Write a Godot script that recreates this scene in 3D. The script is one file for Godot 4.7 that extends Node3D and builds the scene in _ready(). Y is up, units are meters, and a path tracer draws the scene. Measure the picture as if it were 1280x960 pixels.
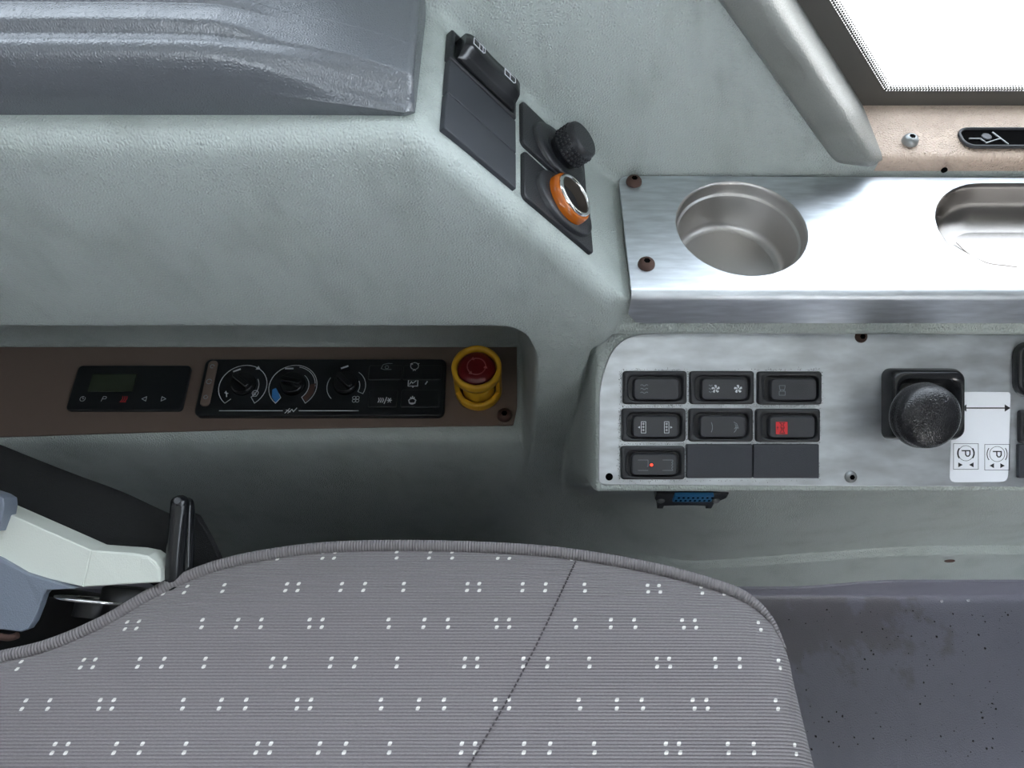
extends Node3D
# A bus driver's side console seen from above the seat.
# World: x runs towards the front of the bus, y up, -z towards the side window. "drop" is depth below the eye (0.85 m above the floor), "out" is distance towards the side wall (-z).

const EYE := Vector3(0, 0.85, 0)
const PITCH := 57.0
const LENS := 924.0
const DEEP := 1.17

var M := {}
var names := {}
var rng := RandomNumberGenerator.new()
var PANEL: Transform3D
var RAMP: Transform3D
var TRAY: Transform3D
var SHELF: Transform3D

# ---------------------------------------------------------------- placing

func pt(x: float, out: float, drop: float) -> Vector3:
	return Vector3(x, EYE.y - drop, -out)

func ray(px: float, py: float) -> Vector3:
	var p := deg_to_rad(PITCH)
	return Vector3(1, 0, 0) * (px - 640.0) / LENS + Vector3(0, cos(p), -sin(p)) * (480.0 - py) / LENS + Vector3(0, -sin(p), -cos(p))

func at_drop(px: float, py: float, drop: float) -> Vector3:
	var r := ray(px, py)
	return EYE + r * (-drop / r.y)

func at_out(px: float, py: float, out: float) -> Vector3:
	var r := ray(px, py)
	return EYE + r * (-out / r.z)

func at_range(px: float, py: float, d: float) -> Vector3:
	return EYE + ray(px, py) * d

# ---------------------------------------------------------------- naming

func numbered(called: String) -> String:
	if not names.has(called):
		names[called] = 0
		return called
	names[called] += 1
	return "%s_%03d" % [called, names[called]]

func thing(called: String, label: String, category: String, t := Transform3D(), group := "") -> Node3D:
	var o := Node3D.new()
	o.name = numbered(called)
	add_child(o)
	o.transform = t
	o.set_meta("label", label)
	o.set_meta("category", category)
	if group:
		o.set_meta("group", group)
	return o

func part(called: String, mesh: Mesh, mat: Material, parent: Node, t := Transform3D(), label := "") -> MeshInstance3D:
	var o := MeshInstance3D.new()
	o.name = called
	o.mesh = mesh
	o.material_override = mat
	o.transform = t
	if label:
		o.set_meta("label", label)
	parent.add_child(o, true)
	return o

func structure(called: String, mesh: Mesh, mat: Material, label: String, category: String, t := Transform3D()) -> MeshInstance3D:
	var o := part(called, mesh, mat, self, t, label)
	o.set_meta("kind", "structure")
	o.set_meta("category", category)
	return o

# ---------------------------------------------------------------- mesh tools

func begin() -> SurfaceTool:
	var st := SurfaceTool.new()
	st.begin(Mesh.PRIMITIVE_TRIANGLES)
	smooth(st)
	return st

func finish(st: SurfaceTool) -> ArrayMesh:
	st.generate_normals()
	return st.commit()

func tri(st: SurfaceTool, a: Vector3, b: Vector3, c: Vector3) -> void:
	st.add_vertex(a)
	st.add_vertex(b)
	st.add_vertex(c)

func quad(st: SurfaceTool, a: Vector3, b: Vector3, c: Vector3, d: Vector3) -> void:
	tri(st, a, b, c)
	tri(st, a, c, d)

var smoothing := 0

func flat(st: SurfaceTool) -> void:
	smoothing = -1
	st.set_smooth_group(-1)

func smooth(st: SurfaceTool, g := 0) -> void:
	smoothing = g
	st.set_smooth_group(g)

# loops of equal length, joined into a skin; every loop runs counter-clockwise seen from +z, going upwards
func skin(st: SurfaceTool, loops: Array, cap_first := false, cap_last := true, closed := true) -> void:
	for k in loops.size() - 1:
		var a: PackedVector3Array = loops[k]
		var b: PackedVector3Array = loops[k + 1]
		var n := a.size()
		for i in (n if closed else n - 1):
			var j := (i + 1) % n
			quad(st, a[i], b[i], b[j], a[j])
	for c in [[cap_first, loops[0], false], [cap_last, loops[-1], true]]:
		if not c[0]:
			continue
		var l: PackedVector3Array = c[1]
		var flatp := PackedVector2Array()
		# project on the loop's main plane
		var nrm := Vector3.ZERO
		for i in l.size():
			nrm += l[i].cross(l[(i + 1) % l.size()])
		nrm = nrm.normalized()
		var ux := nrm.cross(Vector3(0.3, 1, 0.2)).normalized()
		var uy := nrm.cross(ux)
		for v in l:
			flatp.append(Vector2(v.dot(ux), v.dot(uy)))
		var idx := Geometry2D.triangulate_polygon(flatp)
		st.set_smooth_group(-1)
		for i in range(0, idx.size(), 3):
			if c[2]:
				tri(st, l[idx[i]], l[idx[i + 1]], l[idx[i + 2]])
			else:
				tri(st, l[idx[i]], l[idx[i + 2]], l[idx[i + 1]])
		st.set_smooth_group(smoothing)

func rrect(w: float, h: float, r: float, z := 0.0, c := Vector2.ZERO, n := 5) -> PackedVector3Array:
	var o := PackedVector3Array()
	r = minf(r, minf(w, h) * 0.499)
	for q in 4:
		var cx := (w / 2 - r) * (1 if q == 0 or q == 3 else -1)
		var cy := (h / 2 - r) * (1 if q < 2 else -1)
		for i in n + 1:
			var a := (q + float(i) / n) * PI / 2
			o.append(Vector3(c.x + cx + r * cos(a), c.y + cy + r * sin(a), z))
	return o

func ring(r: float, z: float, n := 32, c := Vector2.ZERO) -> PackedVector3Array:
	var o := PackedVector3Array()
	for i in n:
		var a := TAU * i / n
		o.append(Vector3(c.x + r * cos(a), c.y + r * sin(a), z))
	return o

# profile of [radius, height] turned about z
func lathe(st: SurfaceTool, prof: Array, n := 32, cap_first := false, cap_last := true, c := Vector2.ZERO) -> void:
	var loops := []
	for p in prof:
		loops.append(ring(p[0], p[1], n, c))
	skin(st, loops, cap_first, cap_last)

# block with rounded outline and a rounded upper edge
func block(st: SurfaceTool, w: float, h: float, z0: float, z1: float, r: float, b: float, c := Vector2.ZERO) -> void:
	skin(st, [rrect(w, h, r, z0, c), rrect(w, h, r, z1 - b, c), rrect(w - b * 0.6, h - b * 0.6, r - b * 0.3, z1 - b * 0.3, c), rrect(w - 2 * b, h - 2 * b, maxf(r - b, 0.0002), z1, c)])

func box_mesh(a: Vector3, b: Vector3) -> ArrayMesh:
	var st := begin()
	flat(st)
	var lo := PackedVector3Array([Vector3(a.x, a.y, a.z), Vector3(b.x, a.y, a.z), Vector3(b.x, a.y, b.z), Vector3(a.x, a.y, b.z)])
	var hi := PackedVector3Array([Vector3(a.x, b.y, a.z), Vector3(b.x, b.y, a.z), Vector3(b.x, b.y, b.z), Vector3(a.x, b.y, b.z)])
	skin(st, [lo, hi], true, true)
	return finish(st)

func inset(poly: PackedVector2Array, b: float) -> PackedVector2Array:
	var o := PackedVector2Array()
	var n := poly.size()
	var s := -1.0 if Geometry2D.is_polygon_clockwise(poly) else 1.0
	for i in n:
		var d0 := (poly[i] - poly[(i + n - 1) % n]).normalized()
		var d1 := (poly[(i + 1) % n] - poly[i]).normalized()
		var n0 := Vector2(-d0.y, d0.x)
		var n1 := Vector2(-d1.y, d1.x)
		var m := (n0 + n1).normalized()
		o.append(poly[i] + m * s * b / maxf(0.4, m.dot(n0)))
	return o

func lift(poly: PackedVector2Array, z: float) -> PackedVector3Array:
	var o := PackedVector3Array()
	for p in poly:
		o.append(Vector3(p.x, p.y, z))
	return o

func extrude(st: SurfaceTool, poly: PackedVector2Array, z0: float, z1: float, b := 0.0) -> void:
	if Geometry2D.is_polygon_clockwise(poly):
		poly.reverse()
	var loops := [lift(poly, z0), lift(poly, z1 - b)]
	if b > 0:
		loops.append(lift(inset(poly, b * 0.35), z1 - b * 0.35))
		loops.append(lift(inset(poly, b), z1))
	skin(st, loops)

# round each corner of a polygon by its radius: points are [x, y, r]
func rounded(pts: Array, n := 6) -> PackedVector2Array:
	var o := PackedVector2Array()
	var c := pts.size()
	for i in c:
		var p := Vector2(pts[i][0], pts[i][1])
		var r: float = pts[i][2]
		if r <= 0:
			o.append(p)
			continue
		var a := Vector2(pts[(i + c - 1) % c][0], pts[(i + c - 1) % c][1])
		var b := Vector2(pts[(i + 1) % c][0], pts[(i + 1) % c][1])
		var s := p + (a - p).normalized() * minf(r, p.distance_to(a) * 0.49)
		var e := p + (b - p).normalized() * minf(r, p.distance_to(b) * 0.49)
		for k in n + 1:
			var t := float(k) / n
			o.append(s * (1 - t) * (1 - t) + p * 2 * t * (1 - t) + e * t * t)
	return o

# tube along a path
func tube(st: SurfaceTool, path: PackedVector3Array, r: float, n := 8, up := Vector3(0.01, 1, 0.02), squash := 1.0, uvs := false, taper := 0) -> void:
	var loops := []
	var dist := PackedFloat32Array()
	var acc := 0.0
	for i in path.size():
		var d := (path[mini(i + 1, path.size() - 1)] - path[maxi(i - 1, 0)]).normalized()
		var s := d.cross(up).normalized()
		var u := s.cross(d).normalized()
		var l := PackedVector3Array()
		for k in n:
			var a := TAU * k / n
			var rr := r * (1.0 if taper == 0 else clampf(float(path.size() - i) / taper, 0.15, 1.0))
			l.append(path[i] + s * cos(a) * rr + u * sin(a) * rr * squash)
		loops.append(l)
		if i > 0:
			acc += path[i].distance_to(path[i - 1])
		dist.append(acc)
	if not uvs:
		skin(st, loops, true, true)
		return
	for i in path.size() - 1:
		for k in n:
			var j := (k + 1) % n
			for w in [[i, k, k], [i + 1, k, k], [i + 1, j, k + 1], [i, k, k], [i + 1, j, k + 1], [i, j, k + 1]]:
				st.set_uv(Vector2(float(w[2]) / n, dist[w[0]]))
				st.add_vertex(loops[w[0]][w[1]])

# print: flat ribbons on a face, lines are arrays of [x, y] in millimetres
func ink(lines: Array, width: float, z: float, thick := 0.00012) -> ArrayMesh:
	var st := begin()
	flat(st)
	for l in lines:
		var n: int = l.size()
		for i in n - 1:
			var a := Vector2(l[i][0], l[i][1]) * 0.001
			var b := Vector2(l[i + 1][0], l[i + 1][1]) * 0.001
			var d := (b - a).normalized() * width * 0.0005
			var s := Vector2(-d.y, d.x)
			var poly := PackedVector2Array([a - d * 0.5 - s, b + d * 0.5 - s, b + d * 0.5 + s, a - d * 0.5 + s])
			extrude(st, poly, z, z + thick)
	return finish(st)

func blots(polys: Array, z: float, thick := 0.00015) -> ArrayMesh:
	var st := begin()
	flat(st)
	for l in polys:
		var poly := PackedVector2Array()
		for p in l:
			poly.append(Vector2(p[0], p[1]) * 0.001)
		extrude(st, poly, z, z + thick)
	return finish(st)

func arc(cx: float, cy: float, r: float, a0: float, a1: float, n := 16) -> Array:
	var o := []
	for i in n + 1:
		var a := deg_to_rad(lerpf(a0, a1, float(i) / n))
		o.append([cx + r * cos(a), cy + r * sin(a)])
	return o

func rect_line(x0: float, y0: float, x1: float, y1: float) -> Array:
	return [[x0, y0], [x1, y0], [x1, y1], [x0, y1], [x0, y0]]

func sm(x: float, a: float, b: float) -> float:
	return smoothstep(a, b, x)

# a sheet through a grid of points with smooth normals, and a mottled vertex colour
func sheet(rows: Array, tint := false, uvs: Array = []) -> ArrayMesh:
	var st := begin()
	var fn := FastNoiseLite.new()
	fn.seed = 4
	fn.frequency = 14.0
	fn.fractal_octaves = 5
	fn.fractal_gain = 0.62
	var cols := []
	if tint:
		for r in rows:
			var c := PackedColorArray()
			for p in r:
				var q: Vector3 = p
				var v := fn.get_noise_3d(q.x, q.y * 1.0, q.z)
				var w := fn.get_noise_3d(q.x * 3.1 + 7.0, q.y * 3.1, q.z * 3.1)
				var g := 1.0 + 0.26 * v + 0.14 * w
				c.append(Color(g, g * (1.0 + 0.012 * w), g * (1.0 - 0.03 * maxf(0.0, -v)), 1.0))
			cols.append(c)
	for i in rows.size() - 1:
		for j in rows[i].size() - 1:
			for w in [[i, j], [i + 1, j], [i + 1, j + 1], [i, j], [i + 1, j + 1], [i, j + 1]]:
				if tint:
					st.set_color(cols[w[0]][w[1]])
				if uvs:
					st.set_uv(uvs[w[0]][w[1]])
				st.add_vertex(rows[w[0]][w[1]])
	return finish(st)

# Catmull-Rom through a list of points
func spline(p: Array, per: int) -> PackedVector3Array:
	var o := PackedVector3Array()
	for i in p.size() - 1:
		var a: Vector3 = p[maxi(i - 1, 0)]
		var b: Vector3 = p[i]
		var c: Vector3 = p[i + 1]
		var d: Vector3 = p[mini(i + 2, p.size() - 1)]
		for k in per:
			o.append(b.cubic_interpolate(c, a, d, float(k) / per))
	o.append(p[-1])
	return o

# a polyline of [out, drop, radius] corners with fixed sampling, in the plane across x
func section(keys: Array, x: float, per := 8, bend := 6) -> PackedVector3Array:
	var o := PackedVector3Array()
	var n := keys.size()
	var ends := []
	for i in n:
		var p := Vector2(keys[i][0], keys[i][1])
		if i == 0 or i == n - 1:
			ends.append([p, p, p])
			continue
		var a := Vector2(keys[i - 1][0], keys[i - 1][1])
		var b := Vector2(keys[i + 1][0], keys[i + 1][1])
		var r: float = keys[i][2]
		ends.append([p + (a - p).limit_length(minf(r, p.distance_to(a) * 0.48)), p, p + (b - p).limit_length(minf(r, p.distance_to(b) * 0.48))])
	for i in n:
		var e: Array = ends[i]
		if i > 0:
			var from: Vector2 = ends[i - 1][2]
			var to: Vector2 = e[0]
			for k in range(1 if i > 1 else 0, per):
				var q := from.lerp(to, float(k) / per)
				o.append(pt(x, q.x, q.y))
		if i > 0 and i < n - 1:
			for k in bend + 1:
				var t := float(k) / bend
				var q: Vector2 = e[0] * (1 - t) * (1 - t) + e[1] * 2 * t * (1 - t) + e[2] * t * t
				o.append(pt(x, q.x, q.y))
	o.append(pt(x, keys[-1][0], keys[-1][1]))
	return o

# ---------------------------------------------------------------- materials

func grain(freq: float, bump: float, kind := FastNoiseLite.TYPE_CELLULAR, size := 512) -> NoiseTexture2D:
	var t := NoiseTexture2D.new()
	var n := FastNoiseLite.new()
	n.seed = 11
	n.noise_type = kind
	n.frequency = freq
	n.fractal_octaves = 2
	if kind == FastNoiseLite.TYPE_CELLULAR:
		n.fractal_type = FastNoiseLite.FRACTAL_NONE
		n.cellular_return_type = FastNoiseLite.RETURN_DISTANCE2_SUB
	t.noise = n
	t.width = size
	t.height = size
	t.seamless = true
	t.as_normal_map = true
	t.bump_strength = bump
	return t

func speckle(freq: float, lo: float, hi: float, seed_value: int, size := 512) -> NoiseTexture2D:
	var t := NoiseTexture2D.new()
	var n := FastNoiseLite.new()
	n.seed = seed_value
	n.noise_type = FastNoiseLite.TYPE_SIMPLEX_SMOOTH
	n.frequency = freq
	n.fractal_octaves = 4
	t.noise = n
	t.width = size
	t.height = size
	t.seamless = true
	var g := Gradient.new()
	g.set_color(0, Color(lo, lo, lo))
	g.set_color(1, Color(hi, hi, hi))
	t.color_ramp = g
	return t

func mat(c: Color, rough: float, metal := 0.0) -> StandardMaterial3D:
	var m := StandardMaterial3D.new()
	m.albedo_color = c
	m.roughness = rough
	m.metallic = metal
	return m

func grained(m: StandardMaterial3D, tex: Texture2D, scale: float, amount: float) -> StandardMaterial3D:
	m.normal_enabled = true
	m.normal_texture = tex
	m.normal_scale = amount
	m.uv1_triplanar = true
	m.uv1_world_triplanar = true
	m.uv1_scale = Vector3(scale, scale, scale)
	return m

func make_materials() -> void:
	var hide_grain := grain(0.085, 6.0)
	var fine := grain(0.14, 5.0, FastNoiseLite.TYPE_SIMPLEX_SMOOTH)
	var streak := speckle(0.03, 0.40, 0.50, 5)
	M.shell = grained(mat(Color(0.66, 0.69, 0.675), 0.44), hide_grain, 13.0, 0.75)
	M.shell.vertex_color_use_as_albedo = true
	M.pillar = grained(mat(Color(0.47, 0.475, 0.46), 0.36), hide_grain, 14.0, 0.35)
	M.pillar.vertex_color_use_as_albedo = true
	M.sill = grained(mat(Color(0.76, 0.68, 0.615), 0.6), hide_grain, 12.0, 1.3)
	M.sill.vertex_color_use_as_albedo = true
	M.armrest = grained(mat(Color(0.345, 0.36, 0.38), 0.27), hide_grain, 17.0, 0.4)
	M.armrest.metallic_specular = 0.65
	M.steel = mat(Color(0.88, 0.90, 0.92), 1.0, 1.0)
	M.steel.albedo_texture = speckle(0.02, 0.86, 1.0, 17)
	M.steel.roughness_texture = streak
	M.steel.uv1_triplanar = true
	M.steel.uv1_world_triplanar = true
	M.steel.uv1_scale = Vector3(3, 16, 16)
	M.cup_steel = mat(Color(0.76, 0.75, 0.74), 0.36, 1.0)
	M.dish_steel = mat(Color(0.62, 0.60, 0.58), 0.26, 1.0)
	M.panel_steel = mat(Color(0.86, 0.88, 0.90), 1.0, 1.0)
	M.panel_steel.roughness_texture = speckle(0.03, 0.36, 0.48, 9)
	M.panel_steel.uv1_triplanar = true
	M.panel_steel.uv1_scale = Vector3(2.2, 6, 6)
	M.panel_steel.albedo_texture = speckle(0.02, 0.80, 1.0, 31)
	M.brown_steel = mat(Color(0.49, 0.425, 0.385), 0.5, 0.35)
	M.black = grained(mat(Color(0.125, 0.13, 0.145), 0.40), fine, 16.0, 0.25)
	M.black_gloss = mat(Color(0.10, 0.105, 0.115), 0.22)
	M.rocker = grained(mat(Color(0.20, 0.205, 0.22), 0.38), fine, 20.0, 0.15)
	M.blank = grained(mat(Color(0.185, 0.195, 0.22), 0.5), fine, 26.0, 0.6)
	M.well = mat(Color(0.07, 0.072, 0.08), 0.5)
	M.knob = grained(mat(Color(0.12, 0.12, 0.13), 0.22), hide_grain, 20.0, 0.6)
	M.white_ink = mat(Color(0.83, 0.85, 0.86), 0.6)
	M.grey_ink = mat(Color(0.56, 0.60, 0.61), 0.6)
	M.red_ink = mat(Color(0.80, 0.18, 0.20), 0.6)
	M.blue_ink = mat(Color(0.20, 0.45, 0.70), 0.6)
	M.dark_ink = mat(Color(0.08, 0.08, 0.09), 0.6)
	M.device = mat(Color(0.095, 0.11, 0.12), 0.33)
	M.lcd = mat(Color(0.20, 0.23, 0.18), 0.22)
	M.yellow = mat(Color(0.84, 0.64, 0.16), 0.4)
	M.red = mat(Color(0.40, 0.06, 0.08), 0.32)
	M.rust = grained(mat(Color(0.34, 0.25, 0.22), 0.55, 0.4), fine, 40.0, 1.0)
	M.screw = mat(Color(0.55, 0.56, 0.56), 0.4, 0.7)
	M.hole = mat(Color(0.02, 0.02, 0.02), 0.9)
	M.hole.metallic_specular = 0.1
	M.sticker = mat(Color(0.90, 0.91, 0.93), 0.4)
	M.chrome = mat(Color(0.85, 0.85, 0.84), 0.15, 1.0)
	M.amber = mat(Color(0.80, 0.40, 0.06, 0.35), 0.12)
	M.amber.refraction_enabled = true
	M.amber.refraction_scale = 0.05
	M.amber.transparency = BaseMaterial3D.TRANSPARENCY_ALPHA
	M.amber_core = mat(Color(0.66, 0.34, 0.07), 0.10)
	M.socket_in = mat(Color(0.42, 0.39, 0.36), 0.45, 0.6)
	M.blue = mat(Color(0.12, 0.42, 0.62), 0.45)
	M.webbing = grained(mat(Color(0.045, 0.05, 0.06), 0.7), grain(0.2, 7.0, FastNoiseLite.TYPE_SIMPLEX), 14.0, 0.8)
	M.cream = grained(mat(Color(0.83, 0.845, 0.81), 0.42), fine, 12.0, 0.15)
	M.grey_metal = grained(mat(Color(0.47, 0.50, 0.55), 0.4, 0.1), fine, 12.0, 0.3)
	M.floor = grained(mat(Color(0.49, 0.485, 0.53), 0.38), fine, 7.0, 0.25)
	M.floor.vertex_color_use_as_albedo = true
	M.dirt = mat(Color(0.17, 0.16, 0.15), 0.9)
	M.pale_dirt = mat(Color(0.80, 0.80, 0.82), 0.6)
	M.frit = mat(Color(0.25, 0.24, 0.225), 0.5)
	M.glass = mat(Color(1, 1, 1, 0.03), 0.0)
	M.glass.transparency = BaseMaterial3D.TRANSPARENCY_ALPHA
	M.tinted = mat(Color(0.10, 0.11, 0.11, 0.34), 0.0)
	M.tinted.transparency = BaseMaterial3D.TRANSPARENCY_ALPHA
	M.cab = mat(Color(0.5, 0.51, 0.51), 0.8)
	M.shade_board = mat(Color(0.22, 0.22, 0.23), 0.7)
	M.lining = mat(Color(0.70, 0.70, 0.69), 0.85)
	M.ground = mat(Color(0.83, 0.81, 0.78), 0.9)
	M.piping = mat(Color(0.52, 0.50, 0.505), 0.9)
	M.thread = mat(Color(0.30, 0.28, 0.29), 0.9)
	make_fabric()

# corduroy: one tile is 119 x 48 mm, 25 ribs along x, with two rows of woven white dots
func make_fabric() -> void:
	var w := 1024
	var h := 512
	var im := Image.create(w, h, false, Image.FORMAT_RGB8)
	var nm := Image.create(w, h, false, Image.FORMAT_RGB8)
	var fn := FastNoiseLite.new()
	fn.frequency = 0.09
	fn.seed = 3
	var ribs := 25
	for y in h:
		var ph := fposmod(float(y) / h * ribs, 1.0)
		var slope := -cos(ph * PI) * 0.75
		for x in w:
			var g := fn.get_noise_2d(x * 0.5, y * 2.0)
			var g2 := fn.get_noise_2d(x * 3.0, y * 3.0 + 200)
			var v := 1.0 + 0.09 * g + 0.10 * g2
			im.set_pixel(x, y, Color(0.485 * v, 0.465 * v, 0.472 * v))
			var n := Vector3(0.22 * g2, slope + 0.22 * g, 1.0).normalized()
			nm.set_pixel(x, y, Color(n.x * 0.5 + 0.5, n.y * 0.5 + 0.5, n.z * 0.5 + 0.5))
	var rows := [[0.0, [[0.0, 4], [0.272, 2], [0.40, 2], [0.615, 2]]], [0.5, [[0.165, 4], [0.555, 2], [0.745, 2], [0.872, 2]]]]
	rng.seed = 21
	for r in rows:
		for c in r[1]:
			var xs: Array = [0.0, 0.066] if c[1] == 4 else [0.033]
			for dx in xs:
				for dy in [-0.05, 0.05]:
					var cx: float = (c[0] + dx + rng.randf_range(-0.003, 0.003)) * w
					var cy: float = (r[0] + 0.25 + dy) * h
					for yy in range(-13, 14):
						for xx in range(-11, 12):
							var e := pow(absf(xx + yy * 0.25) / 10.5, 3.0) + pow(absf(yy) / 13.0, 3.0) + 0.35 * fn.get_noise_2d(xx * 2.0 + cx, yy * 2.0 + cy)
							if e < 0.9:
								im.set_pixel(posmod(int(cx) + xx, w), posmod(int(cy) + yy, h), Color(0.90, 0.89, 0.87))
	var f := mat(Color(1, 1, 1), 0.92)
	f.albedo_texture = ImageTexture.create_from_image(im)
	f.normal_enabled = true
	f.normal_texture = ImageTexture.create_from_image(nm)
	f.normal_scale = 1.0
	f.rim_enabled = true
	f.rim = 0.4
	M.fabric = f
	var pn := Image.create(8, 64, false, Image.FORMAT_RGB8)
	for y in 64:
		var n := Vector3(0, -cos(float(y) / 64 * PI) * 0.9, 1).normalized()
		for x in 8:
			pn.set_pixel(x, y, Color(0.5, n.y * 0.5 + 0.5, n.z * 0.5 + 0.5))
	M.piping.normal_enabled = true
	M.piping.normal_texture = ImageTexture.create_from_image(pn)
	M.piping.uv1_scale = Vector3(1, 520, 1)

# ---------------------------------------------------------------- the scene

func _ready() -> void:
	rng.seed = 7
	var cam := Camera3D.new()
	cam.name = "camera"
	cam.fov = rad_to_deg(2.0 * atan(480.0 / LENS))
	cam.near = 0.02
	cam.far = 300.0
	cam.position = EYE
	cam.rotation_degrees = Vector3(-PITCH, 0, 0)
	add_child(cam)
	cam.current = true
	var we := WorldEnvironment.new()
	we.name = "surroundings"
	var env := Environment.new()
	env.background_mode = Environment.BG_SKY
	var sky := Sky.new()
	var psm := ProceduralSkyMaterial.new()
	psm.sky_top_color = Color(0.90, 0.95, 1.0)
	psm.sky_horizon_color = Color(1.0, 0.97, 0.93)
	psm.ground_horizon_color = Color(1.0, 0.97, 0.93)
	psm.ground_bottom_color = Color(0.93, 0.89, 0.84)
	sky.sky_material = psm
	env.sky = sky
	env.background_energy_multiplier = 5.0
	env.tonemap_mode = Environment.TONE_MAPPER_LINEAR
	env.tonemap_exposure = 3.1
	env.sdfgi_enabled = true
	env.ssao_enabled = true
	env.ssil_enabled = true
	we.environment = env
	add_child(we)

	var p := deg_to_rad(PITCH)
	PANEL = Transform3D(Basis(Vector3(1, 0, 0), Vector3(0, cos(p), -sin(p)), Vector3(0, sin(p), cos(p))), EYE + Vector3(0, -sin(p), -cos(p)) * 0.51)
	RAMP = Transform3D(Basis(Vector3(0.6691, -0.7431, 0), Vector3(0, 0, -1), Vector3(0.7431, 0.6691, 0)), pt(0.078, 0.3057, 0.375))
	var a := deg_to_rad(5.6)
	TRAY = Transform3D(Basis(Vector3(1, 0, 0), Vector3(0, sin(a), -cos(a)), Vector3(0, cos(a), sin(a))).scaled(Vector3.ONE * DEEP), EYE + (Vector3(0, 0.35857, -0.277) - EYE) * DEEP)
	SHELF = Transform3D(Basis(Vector3(1, 0, 0), Vector3(0, 0, -1), Vector3(0, 1, 0)), Vector3(0, 0.489, 0))

	make_materials()
	build_cab()
	build_console()
	build_sill()
	build_pillar()
	build_armrest()
	build_window()
	build_seat()
	build_belt()
	build_cup_tray()
	build_switch_panel()
	build_ramp_controls()
	build_recess_controls()
	build_brake()
	build_connector()
	build_floor_dirt()

# ---------------------------------------------------------------- setting

func build_cab() -> void:
	# floor of the cab with the vinyl turned up against the console
	var rows := []
	for i in 340:
		var x := -1.2 + i * 0.06 if i < 20 else 0.0 + (i - 20) * 0.002 if i < 320 else 0.6 + (i - 319) * 0.03
		var up := 0.81 - 0.06 * sm(x, 0.3, 0.42) * 0.4
		var r := section([[0.262, up - 0.004, 0], [0.2555, up, 0.001], [0.2525, 0.828, 0.008], [0.236, 0.8305, 0.006], [0.10, 0.8305, 0.001], [-1.9, 0.8305, 0]], x, 40, 6)
		rows.append(r)
	structure("floor", floor_sheet(rows), M.floor, "purple grey vinyl floor turned up against the console", "floor")
	structure("floor_underlay", box_mesh(Vector3(-3.5, -0.06, -0.5), Vector3(1.25, 0.015, 1.95)), M.cab, "plain board under the vinyl floor", "floor")
	var left := Node3D.new()
	left.name = "wall_left"
	add_child(left)
	left.set_meta("kind", "structure")
	left.set_meta("label", "outer side wall behind the grey console")
	left.set_meta("category", "wall")
	part("lower_panel", box_mesh(Vector3(-3.5, -0.06, -0.54), Vector3(1.25, 0.44, -0.478)), M.cab, left)
	part("rear_panel", box_mesh(Vector3(-1.25, 0.44, -0.54), Vector3(0.02, 0.70, -0.43)), M.cab, left)
	part("header", box_mesh(Vector3(-1.25, 1.55, -0.54), Vector3(1.25, 2.1, -0.46)), M.cab, left)
	part("saloon_panel", box_mesh(Vector3(-3.5, 0.44, -0.54), Vector3(-1.25, 2.1, -0.46)), M.cab, left)
	structure("ceiling", box_mesh(Vector3(-3.55, 2.1, -0.54), Vector3(1.3, 2.16, 2.0)), M.lining, "pale roof lining over the driver's place", "ceiling")
	structure("wall_rear", box_mesh(Vector3(-3.55, -0.06, -0.54), Vector3(-3.5, 2.1, 2.0)), M.cab, "pale rear wall of the passenger saloon", "wall")
	structure("bulkhead", box_mesh(Vector3(-1.3, 0.015, -0.46), Vector3(-1.25, 2.1, 0.46)), M.cab, "pale bulkhead behind the driver's seat", "wall")
	structure("wall_front", box_mesh(Vector3(1.25, -0.06, -0.54), Vector3(1.3, 0.72, 1.95)), M.cab, "pale front wall under the windscreen", "wall")
	var right := Node3D.new()
	right.name = "wall_right"
	add_child(right)
	right.set_meta("kind", "structure")
	right.set_meta("label", "far side wall with the entrance door opening")
	right.set_meta("category", "wall")
	part("panel", box_mesh(Vector3(-3.5, -0.06, 1.95), Vector3(0.35, 0.95, 2.0)), M.cab, right)
	part("shading_door_header", box_mesh(Vector3(0.35, 1.2, 1.95), Vector3(1.3, 2.1, 2.0)), M.cab, right)  # unseen, added to block light through the upper part of the door
	part("door_panel", box_mesh(Vector3(0.35, -0.06, 1.95), Vector3(1.3, 0.12, 2.0)), M.cab, right)
	structure("shade_board", box_mesh(Vector3(-1.25, -0.0, 0.43), Vector3(0.36, 0.97, 0.46)), M.shade_board, "unseen dark board added on the aisle side to shade the recess", "shade_board")  # unseen board added to keep aisle-side light out of the recess
	structure("shading_dashboard", box_mesh(Vector3(0.72, 0.0, -0.45), Vector3(1.24, 1.0, 1.15)), M.shade_board, "unseen dark dash added and raised to block windscreen light", "shading_dashboard")  # unseen; height and width shaped to hold windscreen light off the recess
	structure("shading_front_header", box_mesh(Vector3(1.25, 1.62, -0.54), Vector3(1.3, 2.1, 2.0)), M.cab, "unseen pale header set low to cut light through the windscreen", "wall")  # unseen, reaches low to limit windscreen light falling into the recess
	structure("window_2", box_mesh(Vector3(1.268, 0.72, -0.46), Vector3(1.274, 1.62, 1.95)), M.glass, "clear windscreen pane in front of the driver", "window")
	structure("window_3", box_mesh(Vector3(0.35, 0.12, 1.97), Vector3(1.25, 1.2, 1.975)), M.glass, "clear pane of the far entrance door", "window")
	structure("window_4", box_mesh(Vector3(-3.5, 0.95, 1.97), Vector3(0.35, 2.1, 1.975)), M.glass, "clear pane of the far side window behind the door", "window")
	structure("ground", box_mesh(Vector3(-40, -1.3, -40), Vector3(40, -1.2, 40)), M.ground, "pale concrete yard outside the side window", "ground")

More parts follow.
